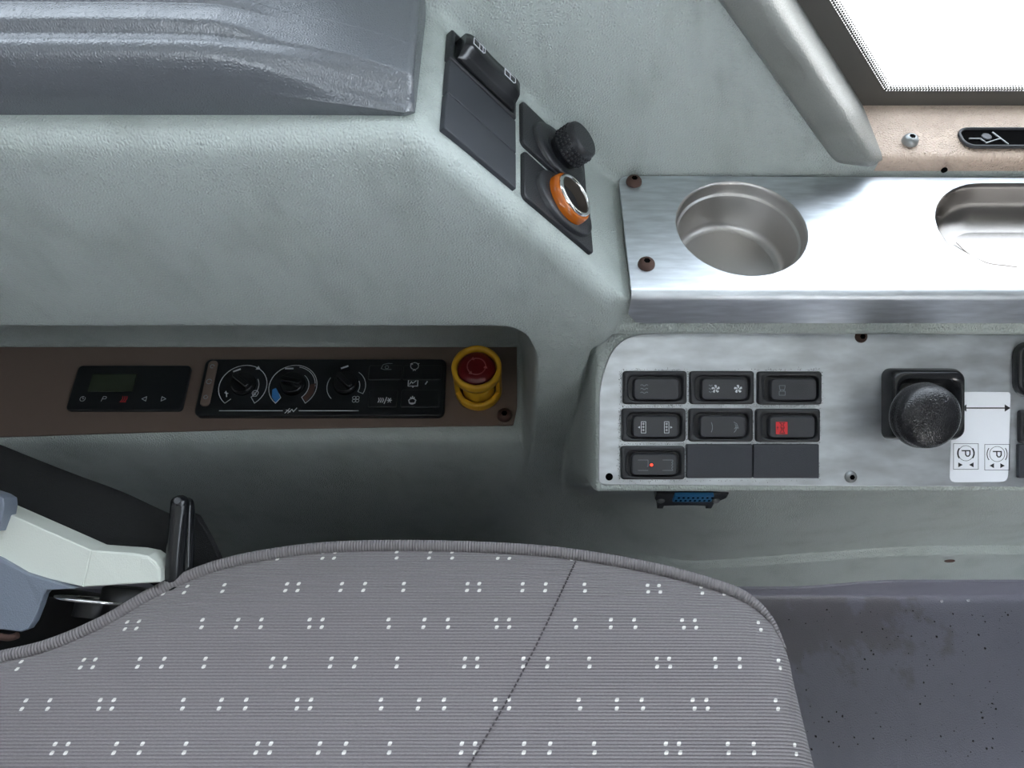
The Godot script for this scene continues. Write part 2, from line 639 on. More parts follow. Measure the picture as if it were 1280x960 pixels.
# vinyl with brownish trodden dirt in ragged patches beside the console
func floor_sheet(rows: Array) -> ArrayMesh:
	var st := begin()
	var fn := FastNoiseLite.new()
	fn.seed = 9
	fn.frequency = 22.0
	fn.fractal_octaves = 5
	fn.fractal_gain = 0.65
	var clean := Color(1, 1, 1)
	var soil := Color(0.78, 0.73, 0.66)
	for i in rows.size() - 1:
		for j in rows[i].size() - 1:
			for w in [[i, j], [i + 1, j], [i + 1, j + 1], [i, j], [i + 1, j + 1], [i, j + 1]]:
				var p: Vector3 = rows[w[0]][w[1]]
				var n := fn.get_noise_3d(p.x, p.y, p.z)
				var ragged := Vector2((p.x - 0.30) / 0.14, (p.z + 0.225) / 0.05).length() + n * 1.3
				var amount := clampf((1.15 - ragged) / 0.35, 0.0, 1.0) * (0.75 if p.y < 0.025 else 0.0)
				st.set_color(clean.lerp(soil, amount) * (1.0 + 0.10 * n))
				st.add_vertex(p)
	return finish(st)

func ledge(x: float) -> float:
	var h := 0.375 + (x - 0.078) * 1.1106
	# soft clamp between the armrest ledge and the shelf under the cup tray
	var k := 0.010
	var lo := 0.240
	var hi := 0.3685
	h = 0.5 * (h + lo + sqrt((h - lo) * (h - lo) + k * k * 0.6))
	h = 0.5 * (h + hi - sqrt((h - hi) * (h - hi) + k * k * 0.25))
	return h

func mixk(a: Array, b: Array, t: float) -> Array:
	return [lerpf(a[0], b[0], t), lerpf(a[1], b[1], t), lerpf(a[2], b[2], t)]

func console_keys(x: float) -> Array:
	var hl := ledge(x)
	var t := clampf((x + 0.010) / 0.024, 0.0, 1.0)
	var edge := 0.380 + 0.024 * (1.0 - sqrt(maxf(0.0, 1.0 - t * t)))
	var end := sm(x, 0.008, 0.018)       # recess ends
	var house := sm(x, 0.047, 0.0585)     # switch housing begins
	var shelf := sm(x, 0.058, 0.074)      # cup shelf begins
	var low := sm(x, 0.03, 0.20)
	var far := sm(x, 0.12, 0.45)
	var L := [[0.290, edge, 0.004], [0.402, maxf(0.394, edge + 0.004), 0.006], [0.4185, 0.548, 0.008], [0.4150, 0.5685, 0.005], [0.3177, 0.5780, 0.010], [0.3118, 0.600, 0.012]]
	var E := [[0.2895, 0.404, 0.012], [0.2885, 0.430, 0.012], [0.2900, 0.470, 0.015], [0.2950, 0.510, 0.015], [0.3020, 0.555, 0.02], [0.3070, 0.600, 0.02]]
	var H := [[0.3030, 0.3925, 0.002], [0.2985, 0.3985, 0.004], [0.3080, 0.4088, 0.002], [0.3010, 0.4140, 0.001], [0.2155, 0.4690, 0.0035], [0.2265, 0.4825, 0.006]]
	var o := []
	var top := clampf(0.235 + (x - 0.134) * 1.054, 0.15, 0.352)
	o.append([0.417, minf(top, hl - 0.015), 0])
	# sunk pan that holds the cup tray
	var pan := sm(x, 0.078, 0.084)
	o.append([0.4135, hl, 0.012])
	o.append([lerpf(0.38, 0.4095, pan), hl, 0.001])
	o.append([lerpf(0.37, 0.4090, pan), lerpf(hl, 0.4050, pan), 0.001])
	o.append([lerpf(0.34, 0.3125, pan), lerpf(hl, 0.4045, pan), 0.001])
	o.append([lerpf(0.33, 0.3060, pan), hl, 0.001])
	o.append([lerpf(0.302, 0.3032, shelf), hl, lerpf(0.017, 0.002, shelf)])
	for i in 6:
		var s := house if i > 0 else shelf
		var k := mixk(mixk(L[i], E[i], end if i > 0 else sm(x, 0.012, 0.03)), H[i], s)
		o.append(k)
	o.append(mixk([0.307, 0.655, 0.03], [0.2300, lerpf(0.566, 0.530, far), 0.022], low))
	o.append(mixk([0.300, 0.75, 0.03], [0.2640, lerpf(0.750, 0.698, far), 0.003], low))
	o.append(mixk([0.299, 0.77, 0.01], [0.2570, lerpf(0.7565, 0.7045, far), 0.004], low))
	o.append([lerpf(0.29, 0.258, low), 0.835, 0])
	return o

func build_console() -> void:
	var c := thing("side_console", "grey green grained moulded side console with a sloping ramp and a long recess", "console")
	var rows := []
	var x := -0.80
	while x < 0.62:
		rows.append(section(console_keys(x), x, 9, 6))
		x += 0.0022 if x > -0.07 and x < 0.10 else 0.006
	part("shell", sheet(rows, true), M.shell, c)
	# small paint chip on the lower right face
	var st := begin()
	lathe(st, [[0.0055, 0.0], [0.0052, 0.0006]], 14)
	var s := 1.0
	part("plug", finish(st), M.rust, c, Transform3D(Basis(Vector3(s, 0, 0), Vector3(0, 0.42, -0.1), Vector3(0, 0.1, 0.99)), at_out(1187, 701, 0.2535)), "small dark oval plug")

func build_sill() -> void:
	var o := thing("window_sill", "pale speckled sill moulding under the window beside the cup tray", "sill")
	var rows := []
	var x := 0.2585
	while x < 0.62:
		rows.append(section([[0.4155, 0.369, 0], [0.4150, 0.3475, 0.006], [0.436, 0.3455, 0.008], [0.480, 0.3450, 0]], x, 8, 6))
		x += 0.006
	part("moulding", sheet(rows, true), M.sill, o)
	var st := begin()
	lathe(st, [[0.0021, 0.0], [0.0021, 0.0012]], 10)
	part("plug", finish(st), M.hole, o, Transform3D(Basis(Vector3(1, 0, 0), Vector3(0, 1, 0), Vector3(0, 0, 1)), at_out(1180, 212, 0.4148)), "tiny dark plug")
	# button head screw
	var f := Transform3D(SHELF.basis, at_drop(1137, 177, 0.3453))
	var sc := part("screw", button_head(0.0056, 0.0048), M.screw, o, f)
	part("socket", hex_socket(0.0022, 0.00485), M.hole, sc)
	# air vent
	var a := at_drop(1199, 173, 0.345)
	var t := Transform3D(SHELF.basis, Vector3(a.x + 0.10, a.y, a.z))
	var v := thing("air_vent", "long rounded black air vent let into the pale window sill", "vent", t)
	st = begin()
	var w := 0.20
	var h := 0.021
	skin(st, [rrect(w, h, 0.0085, -0.0005, Vector2.ZERO, 8), rrect(w, h, 0.0085, 0.0012, Vector2.ZERO, 8), rrect(w - 0.0012, h - 0.0012, 0.0079, 0.0018, Vector2.ZERO, 8), rrect(w - 0.003, h - 0.003, 0.007, 0.0018, Vector2.ZERO, 8), rrect(w - 0.0042, h - 0.0042, 0.0064, 0.0004, Vector2.ZERO, 8)], false, false)
	part("rim", finish(st), M.black, v)
	st = begin()
	skin(st, [rrect(w - 0.004, h - 0.004, 0.0064, 0.0002, Vector2.ZERO, 8), rrect(w - 0.0041, h - 0.0041, 0.0064, 0.0005, Vector2.ZERO, 8)])
	part("duct", finish(st), M.hole, v)
	for l in [[[-94, -1.5], [-86, -1.5]], [[-75, 5.5], [-68.5, -7.5]], [[-72, -1.5], [-83.5, -6.0], [-86, -1.5]], [[-40, 5.5], [-33, -7.5]], [[-38, 3], [-20, -3]], [[0, 5.5], [7, -7.5]], [[40, 5.5], [47, -7.5]]]:
		st = begin()
		var lp := PackedVector3Array()
		for q in l:
			lp.append(Vector3(q[0], q[1], 0.9) * 0.001)
		tube(st, lp, 0.0006, 6, Vector3(0, 0.01, 1))
		part("louvre", finish(st), M.screw, v)
	st = begin()
	lathe(st, [[0.0035, 0.0004], [0.0035, 0.0014], [0.003, 0.0016]], 14, false, true, Vector2(-0.081, 0.0005))
	part("pivot", finish(st), M.black, v)

func button_head(r: float, h: float) -> ArrayMesh:
	var st := begin()
	lathe(st, [[r, -0.0005], [r, h * 0.2], [r * 0.93, h * 0.55], [r * 0.75, h * 0.85], [r * 0.5, h]], 20)
	return finish(st)

func hex_socket(r: float, z: float) -> ArrayMesh:
	var st := begin()
	flat(st)
	lathe(st, [[r, z - 0.0004], [r, z + 0.0001]], 6)
	return finish(st)

func build_pillar() -> void:
	var o := thing("pillar_trim", "slanting grained grey pillar trim with a rounded ridge beside the window", "trim")
	var foot := pt(0.2276, 0.415, 0.3515)
	var head := pt(0.2276 - 0.109 * 3.2, 0.415, 0.3515 - 0.1165 * 3.2)
	var d := (head - foot).normalized()
	var side := Vector3(-d.y, d.x, 0) * -1.0
	if side.x < 0:
		side = -side
	var prof := [[-0.001, 0.004], [0.0005, -0.004], [0.003, -0.009], [0.008, -0.0115], [0.0165, -0.0145], [0.0205, -0.0135], [0.0235, -0.0095], [0.0255, -0.002], [0.0265, 0.012], [0.027, 0.060]]
	var sp := []
	for q in prof:
		sp.append(Vector3(q[0], q[1], 0))
	var fine := spline(sp, 5)
	var rows := []
	var n := 70
	var length := foot.distance_to(head)
	# the foot is cut level with the sill and rounded over
	for i in n + 1:
		var s := length * i / n
		var r := PackedVector3Array()
		for q in fine:
			var base := foot + side * q.x
			var cut := (base.y - (EYE.y - 0.3515)) / d.y
			var along := maxf(s, 0.0) - cut * (1.0 - clampf(s / 0.08, 0.0, 1.0))
			var soft := 1.0 - 0.75 * pow(1.0 - clampf(s / 0.012, 0.0, 1.0), 2.0)
			r.append(base + d * along - Vector3(0, 0, lerpf(0.004, q.y, soft) if q.y < 0.004 else q.y))
		rows.append(r)
	part("cover", sheet(rows, true), M.pillar, o)

func build_armrest() -> void:
	# sections run from the inboard foot over the ridge to the window
	var o := thing("armrest", "dark blue grey grained armrest moulding lying on the console ledge", "armrest")
	# [x, drop of ridge, drop of flat behind, groove depth]
	var st := []
	for k in [[-0.80, 0.2035, 0.204, 1.0], [-0.25, 0.2035, 0.204, 1.0], [-0.155, 0.2042, 0.2045, 1.0], [-0.135, 0.2060, 0.2055, 0.9], [-0.120, 0.2095, 0.2080, 0.35], [-0.105, 0.2145, 0.2108, 0.0], [-0.090, 0.2205, 0.2140, 0.0], [-0.075, 0.2265, 0.2180, 0.0], [-0.063, 0.2312, 0.2222, 0.0], [-0.0575, 0.2333, 0.2245, 0.0], [-0.0545, 0.2345, 0.2258, 0.0]]:
		st.append(k)
	var rows := []
	var seg := 8
	for i in st.size() - 1:
		for q in seg:
			var t := float(q) / seg
			var a: Array = st[maxi(i - 1, 0)]
			var b: Array = st[i]
			var c: Array = st[i + 1]
			var d: Array = st[mini(i + 2, st.size() - 1)]
			var v := []
			for e in 4:
				v.append(lerpf(b[e], c[e], t) if i == 0 else cubic_interpolate(b[e], c[e], a[e], d[e], t))
			rows.append(arm_section(v))
	rows.append(arm_section(st[-1]))
	# rounded end wall
	var last: PackedVector3Array = rows[-1]
	for k in range(1, 9):
		var a := PI / 2 * k / 8.0
		var r := PackedVector3Array()
		for v in last:
			var tall := maxf(0.0, v.y - 0.6085)
			var q := minf(0.0050, tall)
			r.append(Vector3(v.x + 0.0050 * sin(a), v.y - q * (1.0 - cos(a)), v.z - 0.0006 * k * clampf(1.0 - (-v.z - 0.317) / 0.01, 0.0, 1.0)))
		rows.append(r)
	var foot := PackedVector3Array()
	for v in rows[-1]:
		foot.append(Vector3(v.x, 0.6085, v.z))
	rows.append(foot)
	part("cover", sheet(rows), M.armrest, o)

func arm_section(v: Array) -> PackedVector3Array:
	var x: float = v[0]
	var rd: float = v[1]
	var fd: float = v[2]
	var g: float = v[3]
	var tall := 0.2415 - rd
	var p := []
	p.append(pt(x, 0.3195, 0.2420))
	p.append(pt(x, 0.3185, 0.2400))
	p.append(pt(x, 0.3172, 0.2400 - tall * 0.35))
	p.append(pt(x, 0.3176, rd + minf(0.0150, tall * 0.50)))
	p.append(pt(x, 0.3196, rd + minf(0.0060, tall * 0.28)))
	p.append(pt(x, 0.3222, rd + minf(0.0022, tall * 0.12)))
	p.append(pt(x, 0.3252, lerpf(lerpf(rd, fd, 0.38), rd + 0.0004, g)))
	p.append(pt(x, 0.3285, lerpf(lerpf(rd, fd, 0.78), rd + 0.0003, g)))
	p.append(pt(x, 0.3310, lerpf(lerpf(rd, fd, 0.97), rd - 0.0006, g)))
	p.append(pt(x, 0.3325, lerpf(fd - 0.0008, rd - 0.0030, g)))
	p.append(pt(x, 0.3345, lerpf(fd - 0.0012, rd - 0.0052, g)))
	p.append(pt(x, 0.3385, lerpf(fd - 0.0016, rd - 0.0060, g)))
	p.append(pt(x, 0.3440, lerpf(fd - 0.0024, rd - 0.0062, g)))
	p.append(pt(x, 0.3470, lerpf(fd - 0.0028, rd - 0.0058, g)))
	p.append(pt(x, 0.3485, lerpf(fd - 0.0030, rd - 0.0072, g)))
	p.append(pt(x, 0.3520, lerpf(fd - 0.0034, rd - 0.0088, g)))
	p.append(pt(x, 0.3600, lerpf(fd - 0.0042, rd - 0.0096, g)))
	p.append(pt(x, 0.4150, lerpf(fd - 0.008, rd - 0.013, g)))
	return spline(p, 5)

func build_window() -> void:
	var o := Node3D.new()
	o.name = "window_1"
	add_child(o)
	o.set_meta("kind", "structure")
	o.set_meta("label", "side window pane with a dark printed border above the sill")
	o.set_meta("category", "window")
	part("pane", box_mesh(Vector3(-1.25, 0.44, -0.474), Vector3(1.25, 1.55, -0.470)), M.tinted, o)
	# printed border: inner corner and the line going up and back
	var corner := at_out(1107, 115, 0.468)
	var up := at_out(1037, 0, 0.468)
	var dir := (up - corner).normalized()
	var z := -0.4695
	var c2 := Vector2(corner.x, corner.y)
	var d2 := Vector2(dir.x, dir.y).normalized()
	var nrm := Vector2(-d2.y, d2.x)
	if nrm.x > 0:
		nrm = -nrm
	var st := begin()
	flat(st)
	var poly := PackedVector2Array([c2, c2 + Vector2(0.9, 0), Vector2(c2.x + 0.9, 0.445), Vector2(c2.x - 0.12, 0.445), c2 + Vector2(-0.12, 0), c2 + Vector2(-0.12, 0) + d2 * 0.55, c2 + d2 * 0.55])
	extrude(st, poly, z, z + 0.0006)
	part("border", finish(st), M.frit, o, Transform3D(), "dark printed border of the glass")
	st = begin()
	flat(st)
	var pitch := 0.0021
	for k in 3:
		var r: float = [0.00105, 0.00085, 0.00062][k]
		for i in 190:
			var q := c2 - nrm * (0.0010 + k * 0.0016) + d2 * (pitch * (i + 0.5 * (k % 2)) + 0.001)
			lathe(st, [[r, z], [r, z + 0.0003]], 6, false, true, q)
		for i in 190:
			var q := c2 + Vector2(pitch * (i + 0.5 * (k % 2)) + 0.002 * k, 0.0010 + k * 0.0016)
			lathe(st, [[r, z], [r, z + 0.0003]], 6, false, true, q)
	var dots := part("border_dots", finish(st), M.frit, o)
	dots.set_meta("kind", "stuff")

# ---------------------------------------------------------------- seat

func build_seat() -> void:
	var o := thing("driver_seat", "grey corduroy driver's seat cushion with rows of woven white dots", "seat")
	var edge := []
	for q in [[-70, 838], [0, 822], [62, 807], [130, 778], [200, 738], [280, 706], [380, 688], [480, 683], [600, 685], [700, 692], [800, 708], [880, 728], [930, 747], [962, 774], [982, 812]]:
		edge.append(at_drop(q[0], q[1], 0.4885))
	var n_pipe: int = edge.size()
	# the front rolls over, so the outline sinks there
	for q in [[994, 862, 0.494], [1008, 920, 0.500], [1022, 980, 0.504], [1033, 1060, 0.506]]:
		edge.append(at_drop(q[0], q[1], q[2]))
	var outline := spline(edge, 8)
	var piped := spline(edge.slice(0, n_pipe), 12)
	# the unseen inboard half mirrors the visible one
	var axis := 0.085
	var full := PackedVector3Array()
	full.append_array(outline)
	for i in range(outline.size() - 1, -1, -1):
		var v := outline[i]
		full.append(Vector3(v.x, v.y, 2 * axis - v.z))
	var ribs := []
	var uvs := []
	var steps := [0.0, 0.012, 0.03, 0.055, 0.09, 0.13, 0.18, 0.25, 0.33, 0.42, 0.52, 0.63, 0.75, 0.87, 1.0]
	var fn := FastNoiseLite.new()
	fn.frequency = 16.0
	fn.seed = 8
	for i in full.size() + 1:
		var e := full[i % full.size()]
		var s := Vector3(clampf(e.x, -0.26, 0.09), e.y, axis)
		var r := PackedVector3Array()
		var u := PackedVector2Array()
		for t in steps:
			var q := e.lerp(s, t)
			var dist := Vector2(q.x - e.x, q.z - e.z).length()
			var roll := 1.0 - pow(1.0 - clampf(dist / 0.055, 0.0, 1.0), 2.2)
			var y := e.y + (EYE.y - 0.4775 - e.y) * roll + 0.004 * sm(dist, 0.05, 0.2)
			# pulls in the cloth next to the piping
			y += 0.0007 * sin(fn.get_noise_2d(e.x * 3.0, e.z * 3.0) * 22.0 + e.x * 190.0) * exp(-pow((dist - 0.016) / 0.013, 2.0)) * sm(e.x, 0.05, 0.18)
			r.append(Vector3(q.x, y, q.z))
			u.append(Vector2((q.x + 0.0295) / 0.119, (q.z + 0.1165) / 0.048))
		ribs.append(r)
		uvs.append(u)
	part("cushion", sheet(ribs, false, uvs), M.fabric, o)
	# side band under the piping
	var band := []
	var bu := []
	for i in full.size() + 1:
		var e := full[i % full.size()]
		var r := PackedVector3Array([e, e + Vector3(0, -0.01, 0), e + Vector3(0, -0.10, 0)])
		var m := Vector3(e.x * 0.9, e.y - 0.12, lerpf(e.z, axis, 0.12))
		r.append(m)
		band.append(r)
		bu.append(PackedVector2Array([Vector2(e.x / 0.119, 0.35), Vector2(e.x / 0.119, 0.37), Vector2(e.x / 0.119, 0.4), Vector2(e.x / 0.119, 0.45)]))
	part("side_band", sheet(band, false, bu), M.fabric, o)
	var st := begin()
	var pp := PackedVector3Array()
	for v in piped:
		pp.append(v + Vector3(0, 0.001, 0))
	tube(st, pp, 0.0042, 10, Vector3(0.01, 1, 0.02), 1.0, true, 26)
	part("piping", finish(st), M.piping, o, Transform3D(), "ribbed grey piping")
	# stitched seam running across the cushion
	st = begin()
	var a := at_drop(720, 700, 0.4835)
	var b := at_drop(560, 1000, 0.473)
	var cuts := 46
	for i in cuts:
		var t0 := float(i) / cuts
		var t1 := t0 + 0.62 / cuts
		var q := PackedVector3Array()
		for t in [t0, t1]:
			var v := a.lerp(b, t)
			v.x += 0.004 * sin(t * PI)
			var roll := 1.0 - pow(1.0 - clampf((t * 0.17 + 0.005) / 0.055, 0.0, 1.0), 2.2)
			v.y = EYE.y - 0.4885 + 0.011 * roll + 0.004 * sm(t * 0.17, 0.05, 0.2) + 0.0002
			q.append(v)
		tube(st, q, 0.0006, 5)
	part("seam", finish(st), M.thread, o, Transform3D(), "dark stitched seam")
	# upright backrest behind the cushion
	var bk := begin()
	block(bk, 0.46, 0.62, 0.0, 0.12, 0.07, 0.04)
	part("backrest", finish(bk), M.piping, o, Transform3D(Basis(Vector3(0, 0, 1), Vector3(-0.2, 0.98, 0), Vector3(-0.98, -0.2, 0)).orthonormalized(), Vector3(-0.43, 0.70, 0.085)))
	# base below the cushion
	part("base", box_mesh(Vector3(-0.28, 0.0, -0.06), Vector3(0.10, 0.262, 0.26)), M.black, o)

# a plate with a bevelled face: corners are [px, py, range], the thickness goes away from the viewer
func slab(st: SurfaceTool, corners: Array, thick: Vector3, bevel: float) -> void:
	var flat2 := PackedVector2Array()
	for c in corners:
		flat2.append(Vector2(c[0], -c[1]))
	if Geometry2D.is_polygon_clockwise(flat2):
		corners.reverse()
		flat2.reverse()
	var small := inset(flat2, bevel)
	var back := PackedVector3Array()
	var mid := PackedVector3Array()
	var face := PackedVector3Array()
	for i in corners.size():
		var d: float = corners[i][2]
		var p0 := at_range(flat2[i].x, -flat2[i].y, d)
		back.append(p0 + thick)
		mid.append(p0 + thick.normalized() * bevel * 0.0005)
		face.append(at_range(small[i].x, -small[i].y, d))
	skin(st, [back, mid, face], true, true)

func build_belt() -> void:
	# webbing
	var belt := thing("seat_belt", "black woven seat belt webbing running down behind the cream bracket", "seat belt")
	var rows := []
	var top := [at_range(-60, 531, 0.53), at_range(0, 556, 0.53), at_range(80, 588, 0.528), at_range(150, 614, 0.525), at_range(200, 637, 0.522), at_range(226, 648, 0.520)]
	var bot := [at_range(-60, 650, 0.505), at_range(0, 672, 0.505), at_range(80, 696, 0.505), at_range(140, 712, 0.505), at_range(185, 728, 0.505), at_range(205, 742, 0.505)]
	var ts := spline(top, 6)
	var bs := spline(bot, 6)
	for i in ts.size():
		var r := PackedVector3Array()
		for k in 9:
			r.append(ts[i].lerp(bs[i], k / 8.0))
		for k in range(8, -1, -1):
			r.append(ts[i].lerp(bs[i], k / 8.0) + Vector3(0, -0.0012, -0.0006))
		r.append(r[0])
		rows.append(r)
	part("webbing", sheet(rows), M.webbing, belt)
	var st := begin()
	slab(st, [[232, 640, 0.515], [247, 646, 0.515], [262, 672, 0.515], [276, 702, 0.515], [276, 740, 0.515], [225, 740, 0.515], [225, 660, 0.515]], Vector3(0, -0.004, -0.003), 1.5)
	part("fold", finish(st), M.webbing, belt)
	# plastic guide
	var g := thing("belt_guide", "upright glossy black plastic belt guide beside the webbing", "belt guide")
	st = begin()
	tube(st, spline([at_range(225.5, 629, 0.502), at_range(225, 632, 0.502), at_range(223.5, 650, 0.499), at_range(220, 690, 0.497), at_range(217, 735, 0.497)], 6), 0.0062, 14, Vector3(0.2, 1, 0.4))
	lathe_ball(st, at_range(225.5, 630, 0.502), 0.0062)
	part("bar", finish(st), M.black_gloss, g)
	st = begin()
	tube(st, spline([at_range(234, 630, 0.507), at_range(235, 650, 0.505), at_range(233, 735, 0.503)], 6), 0.0045, 12, Vector3(0.2, 1, 0.4))
	lathe_ball(st, at_range(234, 630, 0.507), 0.0045)
	part("rear_rail", finish(st), M.black_gloss, g)
	# cream lever
	var br := thing("belt_bracket", "cream painted bent metal bracket in front of the black webbing", "bracket")
	st = begin()
	flat(st)
	slab(st, [[-60, 612, 0.487], [3, 639, 0.487], [60, 664, 0.485], [114, 688, 0.482], [104, 734, 0.480], [60, 724, 0.481], [31, 715, 0.482], [0, 699, 0.484], [-60, 668, 0.486]], Vector3(0, -0.016, -0.010), 1.2)
	part("arm", finish(st), M.cream, br)
	st = begin()
	flat(st)
	slab(st, [[113.5, 688, 0.482], [140, 690, 0.484], [166, 691.5, 0.486], [184, 695, 0.487], [194, 702, 0.487], [200, 711, 0.487], [200, 728, 0.486], [150, 731, 0.483], [103.5, 734, 0.480]], Vector3(0, -0.016, -0.010), 1.6)
	part("lug", finish(st), M.cream, br)
	st = begin()
	flat(st)
	slab(st, [[175, 696, 0.4862], [186, 697, 0.4866], [199, 711, 0.4866], [199, 727, 0.486], [172, 729, 0.4848]], Vector3(0, -0.004, -0.002), 2.0)
	part("lug_face", finish(st), M.cream, br)
	# grey frame
	var gr := thing("seat_side_frame", "grey painted steel seat frame bracket under the cream arm", "bracket")
	st = begin()
	flat(st)
	slab(st, [[-60, 672, 0.482], [0, 698, 0.480], [31, 716, 0.478], [92, 736, 0.475], [58, 738, 0.475], [53, 744, 0.4745], [49, 757, 0.474], [41, 777, 0.472], [34, 787, 0.471], [26, 790, 0.471], [-60, 780, 0.473]], Vector3(0, -0.006, -0.003), 1.4)
	part("plate", finish(st), M.grey_metal, gr)
	st = begin()
	flat(st)
	slab(st, [[-60, 600, 0.478], [-4, 618, 0.478], [4, 623, 0.478], [5, 632, 0.478], [2, 648, 0.478], [-3, 664, 0.478], [-60, 650, 0.478]], Vector3(0, -0.012, -0.006), 1.2)
	part("tab", finish(st), M.grey_metal, gr)
	# chrome washer with its black hub
	var w := thing("pivot_washer", "thin chrome washer over a black hub where the bracket pivots", "washer")
	var ax := (PANEL.basis * Vector3(0.10, 0.93, -0.26)).normalized()
	var bx := Vector3(1, 0, 0.05).normalized()
	var by := ax.cross(bx).normalized()
	bx = by.cross(ax).normalized()
	var t := Transform3D(Basis(bx, by, ax), at_range(119, 752, 0.497))
	st = begin()
	lathe(st, [[0.0150, 0.0], [0.0245, 0.0], [0.0252, 0.0010], [0.0245, 0.0020], [0.0150, 0.0022], [0.0150, 0.0]], 36, false, false)
	part("disc", finish(st), M.chrome, w, t)
	st = begin()
	lathe(st, [[0.0120, -0.010], [0.0120, -0.002], [0.0120, 0.0005], [0.008, 0.0012]], 30)
	part("hub", finish(st), M.well, w, t)
	st = begin()
	lathe(st, [[0.019, -0.018], [0.019, 0.0], [0.017, 0.002]], 30)
	part("pad", finish(st), M.well, w, Transform3D(t.basis, at_range(166, 738, 0.508)))
	# black mechanism under it
	var h := thing("recliner_cover", "dark plastic recliner cover tucked between seat frame and cushion", "seat cover")
	st = begin()
	slab(st, [[-60, 740, 0.512], [40, 735, 0.512], [90, 742, 0.512], [130, 750, 0.512], [165, 752, 0.512], [170, 775, 0.512], [100, 815, 0.512], [-60, 850, 0.512]], Vector3(0, -0.03, -0.01), 8.0)
	part("cover", finish(st), M.well, h)
	st = begin()
	tube(st, spline([at_range(-20, 792, 0.474), at_range(10, 797, 0.474), at_range(22, 794, 0.474)], 5), 0.0022, 8, Vector3(0.1, 1, 0.3))
	part("rod", finish(st), M.rust, h)

func lathe_ball(st: SurfaceTool, c: Vector3, r: float) -> void:
	var loops := []
	for i in range(1, 8):
		var a := -PI / 2 + PI * i / 8.0
		var l := PackedVector3Array()
		for k in 14:
			var b := -TAU * k / 14.0
			l.append(c + Vector3(cos(a) * cos(b), sin(a), cos(a) * sin(b)) * r)
		loops.append(l)
	skin(st, loops, true, true)

# ---------------------------------------------------------------- cup tray

func keyhole(outer: PackedVector2Array, holes: Array) -> PackedVector2Array:
	var o := outer.duplicate()
	if Geometry2D.is_polygon_clockwise(o):
		o.reverse()
	for hh in holes:
		var h: PackedVector2Array = hh.duplicate()
		if not Geometry2D.is_polygon_clockwise(h):
			h.reverse()
		var best := 1e9
		var bi := 0
		var bj := 0
		for i in outer.size():
			var at := o.find(outer[i])
			for j in h.size():
				var d := o[at].distance_squared_to(h[j])
				if d < best:
					best = d
					bi = at
					bj = j
		var n := PackedVector2Array()
		for i in bi + 1:
			n.append(o[i])
		for k in h.size() + 1:
			n.append(h[(bj + k) % h.size()])
		for i in range(bi, o.size()):
			n.append(o[i])
		o = n
	return o

func circle2(c: Vector2, r: float, n: int) -> PackedVector2Array:
	var o := PackedVector2Array()
	for i in n:
		o.append(c + Vector2(cos(TAU * i / n), sin(TAU * i / n)) * r)
	return o

func stadium(c: Vector2, r: float, length: float, n: int) -> PackedVector2Array:
	var o := PackedVector2Array()
	for i in n + 1:
		var a := PI / 2 + PI * i / n
		o.append(c + Vector2(cos(a), sin(a)) * r)
	for i in n + 1:
		var a := -PI / 2 + PI * i / n
		o.append(c + Vector2(length, 0) + Vector2(cos(a), sin(a)) * r)
	return o

func well(st: SurfaceTool, rim: PackedVector2Array, prof: Array) -> void:
	var loops := []
	for p in prof:
		loops.append(lift(inset(rim, p[0]), p[1]))
	loops.reverse()
	var rev := []
	for l in loops:
		var a: PackedVector3Array = l.duplicate()
		rev.append(a)
	skin(st, rev, true, false)

